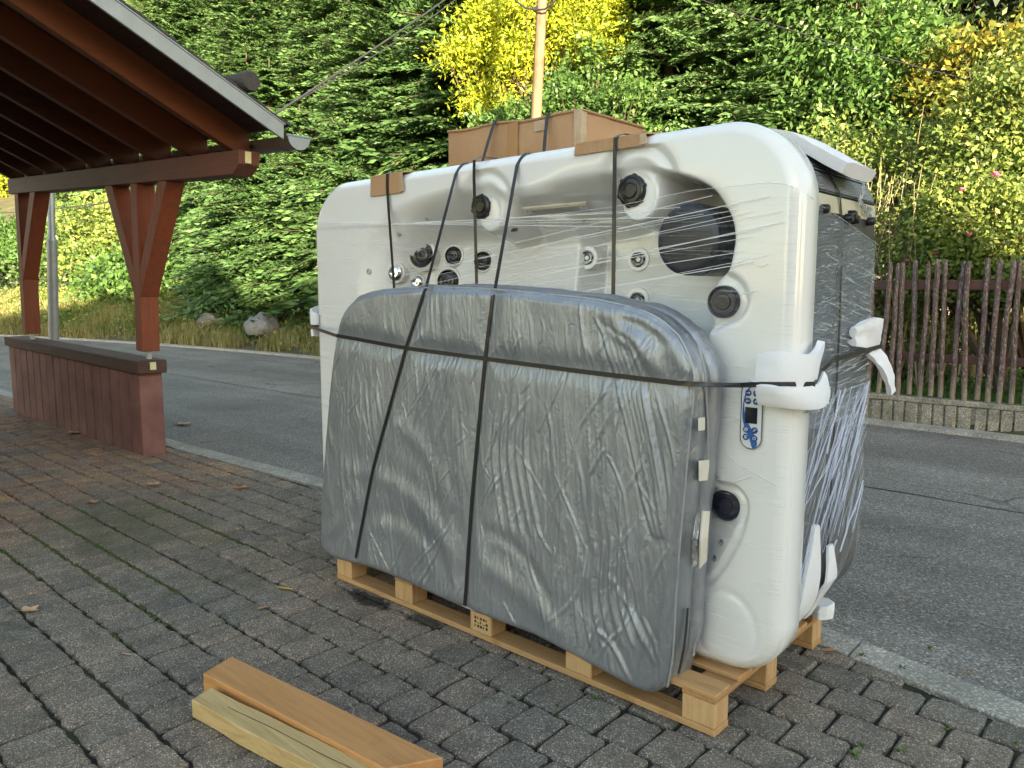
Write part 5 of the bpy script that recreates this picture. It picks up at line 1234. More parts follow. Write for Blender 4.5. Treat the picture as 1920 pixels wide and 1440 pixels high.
# ------------------------------------------------------------------ vegetation builders
def quads(C, A, B, fold=None):
    """rhombic leaves: centre C, half axis A (length) and B (width)"""
    n = len(C); V = np.empty((n, 4, 3)); V[:, 0] = C - A; V[:, 1] = C + B * 1.0 - A * .1; V[:, 2] = C + A; V[:, 3] = C - B - A * .1
    if fold is not None: V[:, 0] += fold * .5; V[:, 2] += fold
    return V.reshape(-1, 3), np.arange(4 * n).reshape(-1, 4)
def unit(v): return v / (np.linalg.norm(v, axis=-1, keepdims=True) + 1e-9)
def roll(a, wd, rg):
    h = unit(np.cross(a, [0, 0, 1])); v = np.cross(h, unit(a)); q = rg.normal(0, .75); return (h * math.cos(q) + v * math.sin(q)) * wd * rg.uniform(.8, 1.2)
def bough(rg, dens=1.0, tw=.16, wd=.028):
    """one flat fir bough of unit length along +x: needle-covered side shoots, drooping a little to the tip"""
    C = []; A = []; B = []; T = []
    ns = int(13 * dens)
    for i in range(ns):
        s = (i + 1) / ns
        for sg in (-1, 1):
            L = (.42 * (1 - s) ** .8 + .10) * rg.uniform(.75, 1.15); an = R(rg.uniform(42, 62)) * sg
            d = np.array([math.cos(an), math.sin(an), rg.uniform(-.22, .05)]); d /= np.linalg.norm(d); base = np.array([s * .93, 0, -.10 * s * s + .05 * s])
            m = max(1, int(L / (tw * .62)))
            for k in range(m):
                t = (k + .6) / m; p = base + d * L * t + np.array([0, 0, -.10 * (L * t) ** 1.5]); f = 1.0 - .25 * t
                C.append(p); A.append(d * tw * .62 * f); B.append(roll(d, wd, rg)); T.append(.35 * t + .25 * s + rg.uniform(0, .4))
                if L > .2 and k < m - 1:
                    for s2 in (-1, 1):
                        a2 = an + s2 * R(rg.uniform(35, 55)); d2 = np.array([math.cos(a2), math.sin(a2), rg.uniform(-.3, .0)]); d2 /= np.linalg.norm(d2); l2 = tw * .5
                        C.append(p + d2 * l2 * .8); A.append(d2 * l2); B.append(roll(d2, wd * .85, rg)); T.append(.30 * t + .25 * s + rg.uniform(0, .45))
        C.append(np.array([s * .95, 0, -.10 * s * s + .05 * s + .012])); A.append(np.array([.06, 0, -.008])); B.append(np.array([0, wd * .9, 0])); T.append(.3 * s + rg.uniform(0, .3))
    return [np.array(q) for q in (C, A, B, T)]
def conifer(seed, H, Rb, nb, z0=.25, shape=.85, tw=.16, wd=.028, dens=1.0, up=12, droop=-16):
    rg = np.random.default_rng(seed); tmpl = [bough(rg, dens, tw, wd) for _ in range(6)]; C = []; A = []; B = []; T = []
    MBt = MB(); wob = [rg.normal(0, .05), rg.normal(0, .05)]
    MBt.tube([(wob[0] * math.sin(t * 3), wob[1] * math.sin(t * 2.2), H * t) for t in np.linspace(0, .985, 9)], [max(.012, .014 * H * (1 - t) + .01) for t in np.linspace(0, .985, 9)], 9)
    for i in range(nb):
        f = (i + .5) / nb; hz = z0 + (H - z0) * (1 - (1 - f) ** .62) ; hz = min(hz + rg.normal(0, .08), H - .05); r_ = 1 - (hz - z0 * .5) / H
        L = Rb * max(.06, r_) ** shape * rg.uniform(.68, 1.16) + .10; ph = i * 2.39996 + rg.normal(0, .25)
        el = R(droop + (up - droop) * (1 - r_) + rg.normal(0, 7)); ro = R(rg.normal(0, 14))
        c, a, b, t = tmpl[rg.integers(6)]; ce, se, cr_, sr = math.cos(el), math.sin(el), math.cos(ro), math.sin(ro); cp_, sp = math.cos(ph), math.sin(ph)
        Rx = np.array([[1, 0, 0], [0, cr_, -sr], [0, sr, cr_]]); Ry = np.array([[ce, 0, -se], [0, 1, 0], [se, 0, ce]]); Rz = np.array([[cp_, -sp, 0], [sp, cp_, 0], [0, 0, 1]])
        Mx = Rz @ Ry @ Rx * L; wf = np.clip(1.25 / max(L, .3), .75, 1.7)
        C.append(c @ Mx.T + np.array([0, 0, hz])); A.append(a @ Mx.T * wf); B.append(b @ Mx.T * wf); T.append(np.clip(t + rg.normal(0, .08) - .05, 0, 1))
        if L > .5: MBt.tube([(0, 0, hz), tuple(Mx @ np.array([.45, 0, -.0])+ np.array([0, 0, hz])), tuple(Mx @ np.array([.9, 0, -.05]) + np.array([0, 0, hz]))], [.012 + .009 * L, .012, .004], 4, False)
    C, A, B, T = [np.concatenate(q) for q in (C, A, B, T)]
    V, F = quads(C, A, B); crown = np_mesh('crown', V, F, False, {'var': T})
    tr = MBt.build('trunk', M['bark'], None, smooth=True); trm = tr.data; bpy.data.objects.remove(tr)
    return crown, trm
def leafy(seed, blobs, ncl, npc, leaf, spread=.22, aspect=.42, upb=.35, twig=True, trunk_r=.09, base=(0, 0, 0), shellp=.55, droop=.25):
    """broad-leaved crown: leaf clusters through the blobs (centre, radii, weight), twigs from the stem to many of them"""
    rg = np.random.default_rng(seed); wgt = np.array([b[2] for b in blobs], float); wgt /= wgt.sum(); K = rg.choice(len(blobs), ncl, p=wgt)
    ce = np.array([b[0] for b in blobs], float)[K]; ra = np.array([b[1] for b in blobs], float)[K]
    d = unit(rg.normal(size=(ncl, 3))); rad = rg.uniform(0, 1, ncl) ** (1 / 3.0); rad = np.where(rg.uniform(size=ncl) < shellp, rg.uniform(.72, 1.08, ncl), rad)
    cc = ce + d * ra * rad[:, None] * (1 + .22 * (vnoise(d[:, 0] * 3 + K, d[:, 2] * 3, seed) - .5))[:, None]
    n = ncl * npc; ci = np.repeat(np.arange(ncl), npc); sp = spread * rg.uniform(.6, 1.4, ncl)[ci]
    C = cc[ci] + rg.normal(size=(n, 3)) * sp[:, None] * np.array([1, 1, .7]); out = unit(C - (ce[ci] - np.array([0, 0, .3])))
    ld = unit(rg.normal(size=(n, 3)) * .8 + out * .7 + np.array([0, 0, -droop])); nn = unit(rg.normal(size=(n, 3)) * .7 + out * .6 + np.array([0, 0, upb]))
    B = unit(np.cross(ld, nn)); sz = leaf * rg.uniform(.6, 1.25, n) * .5
    A = ld * sz[:, None]; B = B * (sz * aspect)[:, None]; V, F = quads(C, A, B, -np.cross(A, B) / (sz[:, None] + 1e-9) * .25)
    var = np.clip(rg.uniform(0, 1, ncl)[ci] * .55 + rg.uniform(0, .45, n), 0, 1); crown = np_mesh('crown', V, F, False, {'var': var})
    mb = MB(); b0 = np.array(base, float)
    tops = [np.array(b[0], float) for b in blobs]; top = max(tops, key=lambda q: q[2])
    for k, t in enumerate(tops):
        j = b0 * .55 + t * .45 + rg.normal(size=3) * .06; j[0] = b0[0] * .6 + t[0] * .4
        mb.tube([b0 + rg.normal(size=3) * np.array([.03, .03, 0]), b0 * .8 + j * .2 + np.array([0, 0, .1]), j, t], [trunk_r, trunk_r * .8, trunk_r * .5, trunk_r * .18], 7)
    if twig:
        for q in rg.choice(ncl, min(ncl, 140), False):
            s0 = b0 * .35 + ce[q] * .65; mb.tube([s0 + rg.normal(size=3) * .06, (s0 + cc[q]) / 2 + np.array([0, 0, .08]), cc[q]], [trunk_r * .22, trunk_r * .12, .003], 4, False)
    tr = mb.build('trunk', M['bark'], None, smooth=True); trm = tr.data; bpy.data.objects.remove(tr)
    return crown, trm
def plant(name, cat, loc, crown, trunk, cmat, label, group=None, sc=1.0, rz=0.0, tmat='bark', cname='crown', tname='trunk', tilt=0.0):
    t = thing(name, loc, label, cat, group); t.rotation_euler = (0, tilt, rz); t.scale = (sc, sc, sc)
    for nm, me, mm in ((tname, trunk, M[tmat]), (cname, crown, cmat)):
        if not len(me.materials): me.materials.append(mm)
        elif me.materials[0] != mm: me.materials[0] = mm
        o = bpy.data.objects.new(nm, me); COL.objects.link(o); o.parent = t
    return t
def ground_at(x, y): return float(ter_z(np.array(x), np.array(y)))

# firs and spruces
FIR = [conifer(101, 10.0, 3.3, 420, .2, .8, .125, .021, 1.3), conifer(102, 13.0, 3.4, 520, .6, .85, .125, .021, 1.3), conifer(103, 7.0, 2.9, 330, .1, .7, .125, .021, 1.3)]
SPR = [conifer(111, 12.0, 2.3, 420, .4, .8, .105, .019, 1.25, 25, -22), conifer(112, 10.5, 2.1, 380, .3, .8, .105, .019, 1.25, 28, -18)]
ff = 'firs standing on the bank across the road'
firs = [(-21.5, 12.6, 2, 1.05, .3, 'low wide fir right above the two grey rocks, its boughs down to the ground'),
        (-16.9, 13.2, 0, 1.0, 1.2, 'big fir behind the left end of the hot tub'),
        (-25.8, 14.6, 1, 1.0, 2.1, 'tall fir above the eaves of the timber shelter'),
        (-21.4, 15.6, 1, 1.05, 4.0, 'tallest fir, rising between the shelter roof and the cables'),
        (-14.4, 14.4, 0, 1.12, 5.1, 'fir just left of the yellow tree'),
        (-18.9, 14.2, 1, .88, .8, 'dark fir in the gap behind the cable span'),
        (-23.6, 13.6, 0, .85, 3.3, 'fir directly beyond the end of the shelter gutter'),
        (-19.2, 12.4, 2, .85, 2.6, 'shorter fir between the boulder and the left edge of the tub'),
        (-16.2, 16.2, 1, 1.05, 1.9, 'fir whose top stands behind the cables at the upper middle'),
        (-29.5, 15.5, 1, 1.0, .9, 'fir half hidden by the verge board of the shelter')]
for x, y, k, s, rz, lb in firs: plant('fir_tree', 'fir tree', (x, y, ground_at(x, y) - .1), *FIR[k], M['fir'], lb, ff, s, rz, tilt=T * .8)
sp = [(-8.2, 13.3, 0, .95, .4, 'slender spruce right of the yellow tree'), (-6.5, 13.4, 1, .95, 2.0, 'spruce behind the right part of the tub top'), (-5.7, 15.4, 0, 1.0, 3.0, 'spruce rising behind the green cherry tree'), (-10.2, 15.5, 0, 1.05, 4.2, 'spruce behind the yellow tree and the wooden pole')]
for x, y, k, s, rz, lb in sp: plant('spruce_tree', 'spruce tree', (x, y, ground_at(x, y) - .1), *SPR[k], M['spruce'], lb, 'spruces on the slope', s, rz, tilt=T * .8)
back = [(float(at_y(281, 15, 18.5)[0]), 18.5), (float(at_y(528, 10, 20.0)[0]), 20.0), (float(at_y(1052, 10, 18.0)[0]), 18.0), (float(at_y(352, 20, 19.5)[0]), 19.5), (float(at_y(208, 60, 18.0)[0]), 18.0), (float(at_y(178, 100, 17.0)[0]), 17.0), (float(at_y(150, 60, 19.0)[0]), 19.0), (-34, 18), (-31, 19), (-27.5, 18.5), (-24, 19), (-20.5, 19), (-17.5, 18.5), (-13, 18), (-9, 19), (-7, 18), (-4, 19), (-1.5, 21), (1.2, 20), (-38, 20), (-43, 20), (-40, 16), (-35, 15), (-47, 18), (-2.6, 26), (2, 25), (-48, 26), (-33, 28), (-20, 28), (-12, 28), (-6, 28)]
for i, (x, y) in enumerate(back):
    cr_, tr_ = (SPR[i % 2] if i % 3 else FIR[1]); plant('forest_tree', 'tree', (x, y, ground_at(x, y) - .3), cr_, tr_, cr_.materials[0] if len(cr_.materials) else M['spruce'],
        'dark conifer in the wooded slope behind the front trees', 'conifers of the wooded slope', (1.3 if i < 4 else 1.0) + .25 * ((i * 37) % 10) / 10, i * 1.7)
# yellow tree behind the wooden pole
def rel(a, b, Y, loc): return tuple(at_y(a, b, Y) - np.array(loc))
def blob(a, b, Y, r, loc, wgt=1): return (rel(a, b, Y, loc), r, wgt)
L = (-11.6, 12.6, ground_at(-11.6, 12.6)); cr_, tr_ = leafy(201, [blob(1010, 20, 12.6, (1.2, 1.1, 1.1), L, 3), blob(930, 70, 12.2, (.7, .8, .8), L, 2), blob(870, 105, 11.9, (.4, .45, .32), L, .6), blob(905, 190, 12.0, (.45, .5, .32), L, .7), blob(1090, 50, 12.8, (.8, .8, .7), L, 1.6), blob(980, -120, 12.6, (1.4, 1.2, 1.1), L, 2.5), blob(985, 140, 12.6, (.7, .7, .5), L, 1.0), blob(1150, 90, 12.8, (.5, .5, .45), L, .6)], 520, 50, .125, .19, .34, droop=.5)
plant('yellow_tree', 'tree', L, cr_, tr_, M['leaf_yellow'], 'bright yellow autumn tree behind the wooden pole', tilt=0)
L = (-9.6, 12.2, ground_at(-9.6, 12.2)); cr_, tr_ = leafy(202, [blob(1080, 200, 12.2, (.9, .8, .6), L, 2), blob(1190, 215, 12.2, (.7, .7, .6), L, 1.5), blob(960, 240, 12.0, (.8, .7, .5), L, 1.5), blob(1110, 130, 12.6, (.6, .6, .5), L, .8), blob(1130, 310, 12.2, (1.6, .8, .8), L, 2)], 330, 44, .10, .17, .6)
plant('leafy_shrub', 'shrub', L, cr_, tr_, M['leaf_green'], 'fresh green shrub behind the cardboard box', tilt=0)
# cherry tree
L = (-4.9, 14.4, ground_at(-4.9, 14.4)); cr_, tr_ = leafy(203, [blob(1590, 60, 14.2, (1.6, 1.3, 1.4), L, 3), blob(1500, 130, 14.2, (.95, .9, 1.2), L, 2), blob(1660, 150, 14.0, (.85, .9, 1.0), L, 2), blob(1580, 200, 13.8, (1.2, .9, .9), L, 2), blob(1600, -120, 14.4, (1.7, 1.4, 1.4), L, 3), blob(1480, 20, 14.6, (.85, .8, 1.0), L, 1.4), blob(1600, 290, 13.8, (1.2, .8, .8), L, 1.2)], 640, 48, .14, .22, .42, droop=.6)
plant('cherry_tree', 'tree', L, cr_, tr_, M['leaf_green'], 'full green leafy tree right of the spruces')
# dark trees and orange-yellow foliage at the upper right
L = (-1.6, 17.5, ground_at(-1.6, 17.5)); cr_, tr_ = leafy(204, [blob(1800, 40, 17.5, (1.4, 1.4, 1.6), L, 2), blob(1900, 60, 17.5, (1.6, 1.4, 1.6), L, 2), blob(1850, -120, 17.5, (2, 1.6, 1.5), L, 2), blob(1830, 150, 17.0, (1.6, 1.2, 1.0), L, 2), blob(2000, 100, 17.5, (1.5, 1.5, 2.0), L, 2)], 420, 44, .2, .28, .5)
plant('dark_tree', 'tree', L, cr_, tr_, M['leaf_dark'], 'dark evergreen tree at the upper right')
L = (-1.9, 13.6, ground_at(-1.9, 13.6)); cr_, tr_ = leafy(205, [blob(1830, 140, 13.6, (.9, .7, .6), L, 2), blob(1900, 160, 13.6, (.8, .7, .7), L, 2), blob(1770, 210, 13.6, (.6, .6, .6), L, 1)], 130, 40, .13, .2, .5)
plant('orange_shrub', 'shrub', L, cr_, tr_, M['leaf_orange'], 'orange tinged shrub in front of the dark tree')
# garden shrubs behind the fence
L = (-1.55, 11.2, ground_at(-1.55, 11.2)); cr_, tr_ = leafy(206, [blob(1880, 220, 11.2, (.55, .5, .7), L, 2), blob(1860, 330, 11.0, (.75, .6, .7), L, 3), blob(1930, 300, 11.2, (.7, .6, 1.0), L, 2), blob(1960, 180, 11.4, (.6, .6, .7), L, 1.4), blob(1800, 400, 10.8, (.6, .5, .5), L, 1.5)], 480, 40, .085, .13, .5)
plant('golden_shrub', 'shrub', L, cr_, tr_, M['leaf_mixed'], 'tall yellow green shrub at the right edge of the photo')
L = (-1.75, 10.25, ground_at(-1.75, 10.25)); cr_, tr_ = leafy(207, [blob(1790, 420, 10.3, (.45, .45, .45), L, 2), blob(1870, 430, 10.2, (.55, .5, .5), L, 2), blob(1850, 510, 10.2, (.8, .5, .35), L, 2), blob(1760, 500, 10.2, (.4, .4, .35), L, 1), blob(1940, 470, 10.2, (.5, .5, .6), L, 1.4)], 400, 38, .07, .11, .62)
rb_ = plant('rose_bush', 'rose bush', L, cr_, tr_, M['leaf_mixed'], 'rose bush with pink blooms close behind the fence')
for (a, b) in ((1803, 358), (1816, 442), (1865, 328), (1880, 460), (1868, 332), (1752, 478), (1762, 505), (1700, 492)):
    p = at_y(a, b, 9.85); mb = MB()
    for k in range(3):
        for q in range(5):
            u = q * 1.2566 + k * .6; r0 = .016 + .009 * k; v = Vector((math.cos(u) * r0, math.sin(u) * r0, .012 - .006 * k)); tn = Vector((-math.sin(u), math.cos(u), 0)) * .016
            mb.add([Vector(p) + v * .3 - tn * .6, Vector(p) + v * .3 + tn * .6, Vector(p) + v * 1.5 + tn + Vector((0, 0, .016)), Vector(p) + v * 1.5 - tn + Vector((0, 0, .016))], [[0, 1, 2, 3]])
    mb.build('rose_bloom', M['petal'], rb_)
def twiggy(seed, loc, spots, n, h0, label):
    """many thin upright stems with small scattered leaves"""
    rg = np.random.default_rng(seed); mb = MB(); C = []; A = []; B = []
    for i in range(n):
        sx = rg.choice(len(spots)); base = np.array([spots[sx][0] + rg.normal(0, .12), spots[sx][1] + rg.normal(0, .12), 0]); H = h0 * rg.uniform(.6, 1.1) * spots[sx][2]; ln = rg.normal(0, .16, 2)
        P = [base + np.array([ln[0] * H * t + .05 * math.sin(5 * t + i), ln[1] * H * t + .05 * math.cos(4 * t + i), H * t]) for t in np.linspace(0, 1, 6)]
        mb.tube(P, [.011, .010, .008, .006, .0045, .002], 4, False)
        for k in range(5):
            t = rg.uniform(.25, .95); j = int(t * 5); p0 = P[j]; d = unit(np.array([rg.normal(), rg.normal(), .9])); l = rg.uniform(.15, .4); mb.tube([p0, p0 + d * l * .5, p0 + d * l], [.005, .004, .0015], 3, False)
            for q in range(16):
                C.append(p0 + d * l * rg.uniform(.1, 1.1) + rg.normal(0, .025, 3)); ld = unit(rg.normal(0, 1, 3) + np.array([0, 0, .4])); s_ = rg.uniform(.02, .042); A.append(ld * s_); B.append(unit(np.cross(ld, rg.normal(0, 1, 3))) * s_ * .45)
        for q in range(30):
            t = rg.uniform(.2, 1); j = min(4, int(t * 5)); p0 = P[j] * (1 - (t * 5 - j)) + P[j + 1] * (t * 5 - j); C.append(p0 + rg.normal(0, .035, 3)); ld = unit(rg.normal(0, 1, 3)); s_ = rg.uniform(.018, .04); A.append(ld * s_); B.append(unit(np.cross(ld, rg.normal(0, 1, 3))) * s_ * .45)
    V, F = quads(np.array(C), np.array(A), np.array(B)); cm = np_mesh('foliage', V, F, False, {'var': rg.uniform(0, 1, len(C))})
    st = mb.build('stems', M['twig'], None); sm_ = st.data; bpy.data.objects.remove(st)
    return plant('twiggy_shrub', 'shrub', loc, cm, sm_, M['leaf_mixed'], label, 'shrubs with bare upright twigs', tmat='twig', cname='foliage', tname='stems')
b0 = at_y(1690, 500, 10.4); L = (b0[0], 10.4, ground_at(b0[0], 10.4)); twiggy(301, L, [(-.5, 0, 1.0), (-.1, .1, 1.0), (.25, 0, .8), (-.9, .3, .95)], 110, 2.7, 'airy shrub of bare upright twigs right behind the wrapped flank of the tub')
b0 = at_y(1780, 500, 10.9); L = (b0[0], 10.9, ground_at(b0[0], 10.9)); twiggy(302, L, [(-.2, .2, 1.0), (.3, 0, 1.05)], 70, 2.6, 'airy twiggy shrub between the rose bush and the cherry tree')
b0 = at_y(1560, 330, 11.4); L = (b0[0], 11.4, ground_at(b0[0], 11.4)); twiggy(303, L, [(0, 0, 1.0), (.5, .2, 1.05), (-.6, .2, .9)], 80, 3.0, 'twiggy shrub showing above the curved foam pad')
L = (-3.6, 11.8, ground_at(-3.6, 11.8)); cr_, tr_ = leafy(208, [blob(1640, 330, 11.6, (.9, .5, .6), L, 2), blob(1720, 300, 11.6, (.8, .5, .6), L, 2), blob(1560, 290, 11.8, (.6, .5, .5), L, 1)], 220, 36, .08, .15, .45)
plant('leafy_shrub', 'shrub', L, cr_, tr_, M['leaf_mixed'], 'loose yellow green shrub under the cherry tree')
# shrubs across the road on the left, seen under the shelter
for k, (a, b, Y, rr, mm, lb) in enumerate(((205, 430, 12.6, 2.0, 'leaf_mixed', 'yellow green shrub seen between the shelter posts'), (120, 470, 12.4, 2.2, 'leaf_green', 'green bush seen left of the grey post'), (30, 470, 12.0, 2.4, 'leaf_green', 'green bush at the far left edge under the shelter beam'), (250, 520, 11.6, 1.3, 'leaf_green', 'low green bush right of the nearer shelter post'))):
    p = at_y(a, b, Y); L = (p[0], Y, ground_at(p[0], Y)); z = p[2] - L[2]
    cr_, tr_ = leafy(220 + k, [((0, 0, z), (rr * 1.1, rr * .8, rr * .7), 2), ((-rr, .3, z * .8), (rr, rr * .8, rr * .6), 1.2), ((rr * .9, .2, z * .7), (rr * .8, rr * .7, rr * .6), 1.2), ((0, -.3, z * .35 + .2), (rr * 1.4, rr * .7, rr * .45), 1.5)], 300, 34, .24, .36, .5)
    plant('roadside_shrub', 'shrub', L, cr_, tr_, M[mm], lb, 'shrubs along the far side of the road')
p = at_y(10, 350, 16); L = (p[0], 16, ground_at(p[0], 16)); cr_, tr_ = leafy(230, [((0, 0, p[2] - L[2]), (3, 2.4, 2.4), 2), ((2.4, 0, p[2] - L[2] + 1), (2.4, 2, 2.2), 1), ((-3, 0, p[2] - L[2] + 1.4), (3, 2, 2.6), 2)], 360, 38, .3, .4, .5)
plant('yellow_tree', 'tree', L, cr_, tr_, M['leaf_yellow'], 'yellow leaved tree glimpsed left of the shelter under its roof')
# grass: dry verge on the left, green lawn behind the fence
def grass(name, n, xr, dr, hr, mat, seed, clump=.5, wd=.012):
    rg = np.random.default_rng(seed); x = rg.uniform(*xr, n); d = dr[0] + (dr[1] - dr[0]) * rg.uniform(0, 1, n) ** 1.15
    dn_ = fbm(x * 1.3, d * 1.3, seed, 3); keep = rg.uniform(size=n) < np.clip((dn_ - .5) * 4 * clump + .55, .05, 1); x, d, dn_ = x[keep], d[keep], dn_[keep]; n = len(x)
    y = far_y(x) + d; z = ter_z(x, y) - .01; h = rg.uniform(*hr, n) * (.5 + dn_); ph = rg.uniform(0, 6.283, n); ln = rg.uniform(.1, .75, n) * h
    w_ = wd * rg.uniform(.6, 1.4, n); b = np.stack([x, y, z], 1); s_ = np.stack([np.cos(ph + 1.57) * w_, np.sin(ph + 1.57) * w_, 0 * x], 1); ofs = np.stack([np.cos(ph) * ln, np.sin(ph) * ln, h], 1)
    mid = b + ofs * np.array([.35, .35, .6]); V = np.stack([b - s_, b + s_, mid + s_ * .8, mid - s_ * .8, b + ofs], 1).reshape(-1, 3); k = np.arange(n)[:, None] * 5
    F = np.concatenate([k + np.array([0, 1, 2, 3]), k + np.array([3, 2, 4, 4])]); q = np_mesh(name, V, k + np.array([[0, 1, 2, 3]]), False)
    V4 = np.concatenate([V.reshape(n, 5, 3)[:, [0, 1, 2, 3]], V.reshape(n, 5, 3)[:, [3, 2, 4, 4]] + np.array([0, 0, 0])], 0).reshape(-1, 3)
    bpy.data.meshes.remove(q); var = np.clip(rg.uniform(0, .5, n) + dn_ * .6 - .05, 0, 1)
    T3 = np.concatenate([V.reshape(n, 5, 3)[:, [0, 1, 2]], V.reshape(n, 5, 3)[:, [0, 2, 3]], V.reshape(n, 5, 3)[:, [3, 2, 4]]], 0).reshape(-1, 3)
    me = np_mesh(name, T3, np.arange(len(T3)).reshape(-1, 3), False, {'var': np.tile(var, 3)}); return tag(link(name, me, M[mat]), kind='stuff')
grass('dry_grass', 90000, (-40, -4.6), (.12, 3.6), (.10, .38), 'grass_dry', 401, .9, .010)
grass('verge_grass', 50000, (-34, -4.6), (.6, 5.5), (.10, .30), 'grass', 402, 1.2, .010)
grass('lawn_grass', 60000, (-4.6, 2.5), (.30, 3.5), (.04, .10), 'grass', 403, .3, .006)
def tufts(name, n, xr, dr, leaf, mat, seed, hh):
    rg = np.random.default_rng(seed); x = rg.uniform(*xr, n); d = rg.uniform(*dr, n); k = 26; y = far_y(x) + d; z = ter_z(x, y); ci = np.repeat(np.arange(n), k); m = n * k; s_ = rg.uniform(.5, 1.3, n)[ci]
    C = np.stack([x[ci], y[ci], z[ci]], 1) + np.abs(rg.normal(size=(m, 3))) * np.array([0, 0, hh]) * s_[:, None] + rg.normal(size=(m, 3)) * np.array([.16, .16, .02]) * s_[:, None]
    ld = unit(rg.normal(size=(m, 3)) + np.array([0, 0, .3])); sz = leaf * rg.uniform(.5, 1.2, m) * .5; Bv = unit(np.cross(ld, rg.normal(size=(m, 3)) + np.array([0, 0, .8]))); V, F = quads(C, ld * sz[:, None], Bv * (sz * .55)[:, None])
    return tag(link(name, np_mesh(name, V, F, False, {'var': np.clip(rg.uniform(0, .6, n)[ci] + rg.uniform(0, .4, m), 0, 1)}), M[mat]), kind='stuff')
tufts('bank_weeds', 900, (-36, -5), (.9, 4.5), .13, 'leaf_mixed', 411, .22)
tufts('low_herbs', 420, (-4.6, 1.5), (.9, 3.0), .07, 'leaf_green', 412, .10)
tufts('dry_bank_weeds', 500, (-36, -5), (.4, 2.6), .10, 'grass_dry', 413, .16)
tufts('forest_floor_scrub', 1200, (-50, 4), (5, 14), .3, 'leaf_dark', 414, .5)
# boulders on the verge
def boulder(loc, s, seed, label):
    rg = np.random.default_rng(seed); bm = bmesh.new(); bmesh.ops.create_icosphere(bm, subdivisions=4, radius=1)
    for v in bm.verts:
        p = np.array(v.co); n = fbm(p[0] * 1.6 + 9 + p[2], p[1] * 1.6 + p[2] * .7, seed, 4); v.co = Vector(p * np.array(s) * (.72 + .55 * n)); 
        if v.co.z < -.3 * s[2]: v.co.z = -.3 * s[2]
    me = bpy.data.meshes.new('boulder'); bm.to_mesh(me); bm.free(); me.polygons.foreach_set('use_smooth', np.ones(len(me.polygons), bool))
    return tag(link('boulder', me, M['rock'], None, loc), label, 'rock', 'rocks on the verge')
p = at_y(490, 618, 10.35); boulder((p[0], 10.35, p[2]), (.48, .40, .40), 3, 'larger rounded grey boulder on the verge beside the hot tub')
p = at_y(396, 604, 10.5); boulder((p[0], 10.5, p[2] + .02), (.46, .36, .24), 8, 'smaller flat pale rock further along the verge')

# ------------------------------------------------------------------ picket fence on its concrete base
FX0, FX1, FY = -4.55, 1.6, 9.27
bw_ = thing('base_wall', (-1.5, FY + .1, 0), 'low rough concrete base wall with upright ribs under the picket fence', 'low wall')
MB().box((FX0, FY + .03, -.05), (FX1, FY + .20, .325)).build('wall_core', M['palisade'], bw_, bevel=.008)
x = FX0; i = 0
while x < FX1 - .1:
    w_ = .115 if i % 4 else .135; MB().box((x + .006, FY + random.uniform(-.006, .006), -.05), (x + w_ - .006, FY + .034, .262 + random.uniform(-.004, .004))).build('wall_rib', M['palisade'], bw_, bevel=.008); x += w_ + (.004 if i % 4 else .03); i += 1
MB().box((FX0, FY - .004, .266), (FX1, FY + .029, .326)).build('wall_coping', M['palisade'], bw_, bevel=.008)
fen = thing('picket_fence', (-1.5, FY + .1, .33), 'weathered brown picket fence of rounded upright stakes', 'fence')
for z0, z1 in ((.715, .81), (1.505, 1.615)): MB().box((FX0, FY + .085, z0), (FX1, FY + .135, z1)).build('rail', M['rail'], fen, bevel=.012, seg=2)
pk = []
for k in range(4):
    rg = np.random.default_rng(600 + k); n = 10; zz = [0, .1, .4, .8, 1.1, 1.3, 1.42, 1.475, 1.49]; rr = [.026, .027, .027, .026, .027, .026, .026, .021, .009]
    mb = MB(); mb.tube([(rg.normal(0, .004) + .012 * math.sin(z * 2 + k), -.0 + rg.normal(0, .003), z) for z in zz], rr, n)
    o = mb.build('picket', M['picket'], None, smooth=True, angle=60); pk.append(o.data); bpy.data.objects.remove(o)
x = FX0 + .05; i = 0
while x < FX1:
    o = bpy.data.objects.new('picket', pk[i % 4]); COL.objects.link(o); o.parent = fen
    o.location = (x + .03 + random.uniform(-.004, .004) + 1.5 - 0.03, FY + .05 - (FY + .1), -.0 + random.uniform(-.02, .02)); o.rotation_euler = (random.gauss(0, .008), random.gauss(.030, .007), random.uniform(0, 6.28)); x += .1085; i += 1
# pale outbuilding half hidden in the garden shrubs
shd = thing('garden_shed', (-4.3, 15.0, .5), 'pale garden outbuilding with a dark roof half hidden behind the twiggy shrubs', 'shed')
q0 = at_y(1650, 470, 14.6); q1 = at_y(1742, 470, 14.6)
MB().box((q0[0] - .8, 14.6, .2), (q1[0], 17.0, at_y(1700, 372, 14.6)[2])).build('wall', M['shed_wall'], shd)
zt = at_y(1700, 372, 14.6)[2] + .002
MB().hexa([(q0[0] - 1.0, 14.35, zt), (q1[0] + .2, 14.35, zt), (q1[0] + .2, 17.2, zt + .5), (q0[0] - 1.0, 17.2, zt + .5), (q0[0] - 1.0, 14.35, zt + .13), (q1[0] + .2, 14.35, zt + .13), (q1[0] + .2, 17.2, zt + .63), (q0[0] - 1.0, 17.2, zt + .63)]).build('roof', M['slate'], shd)

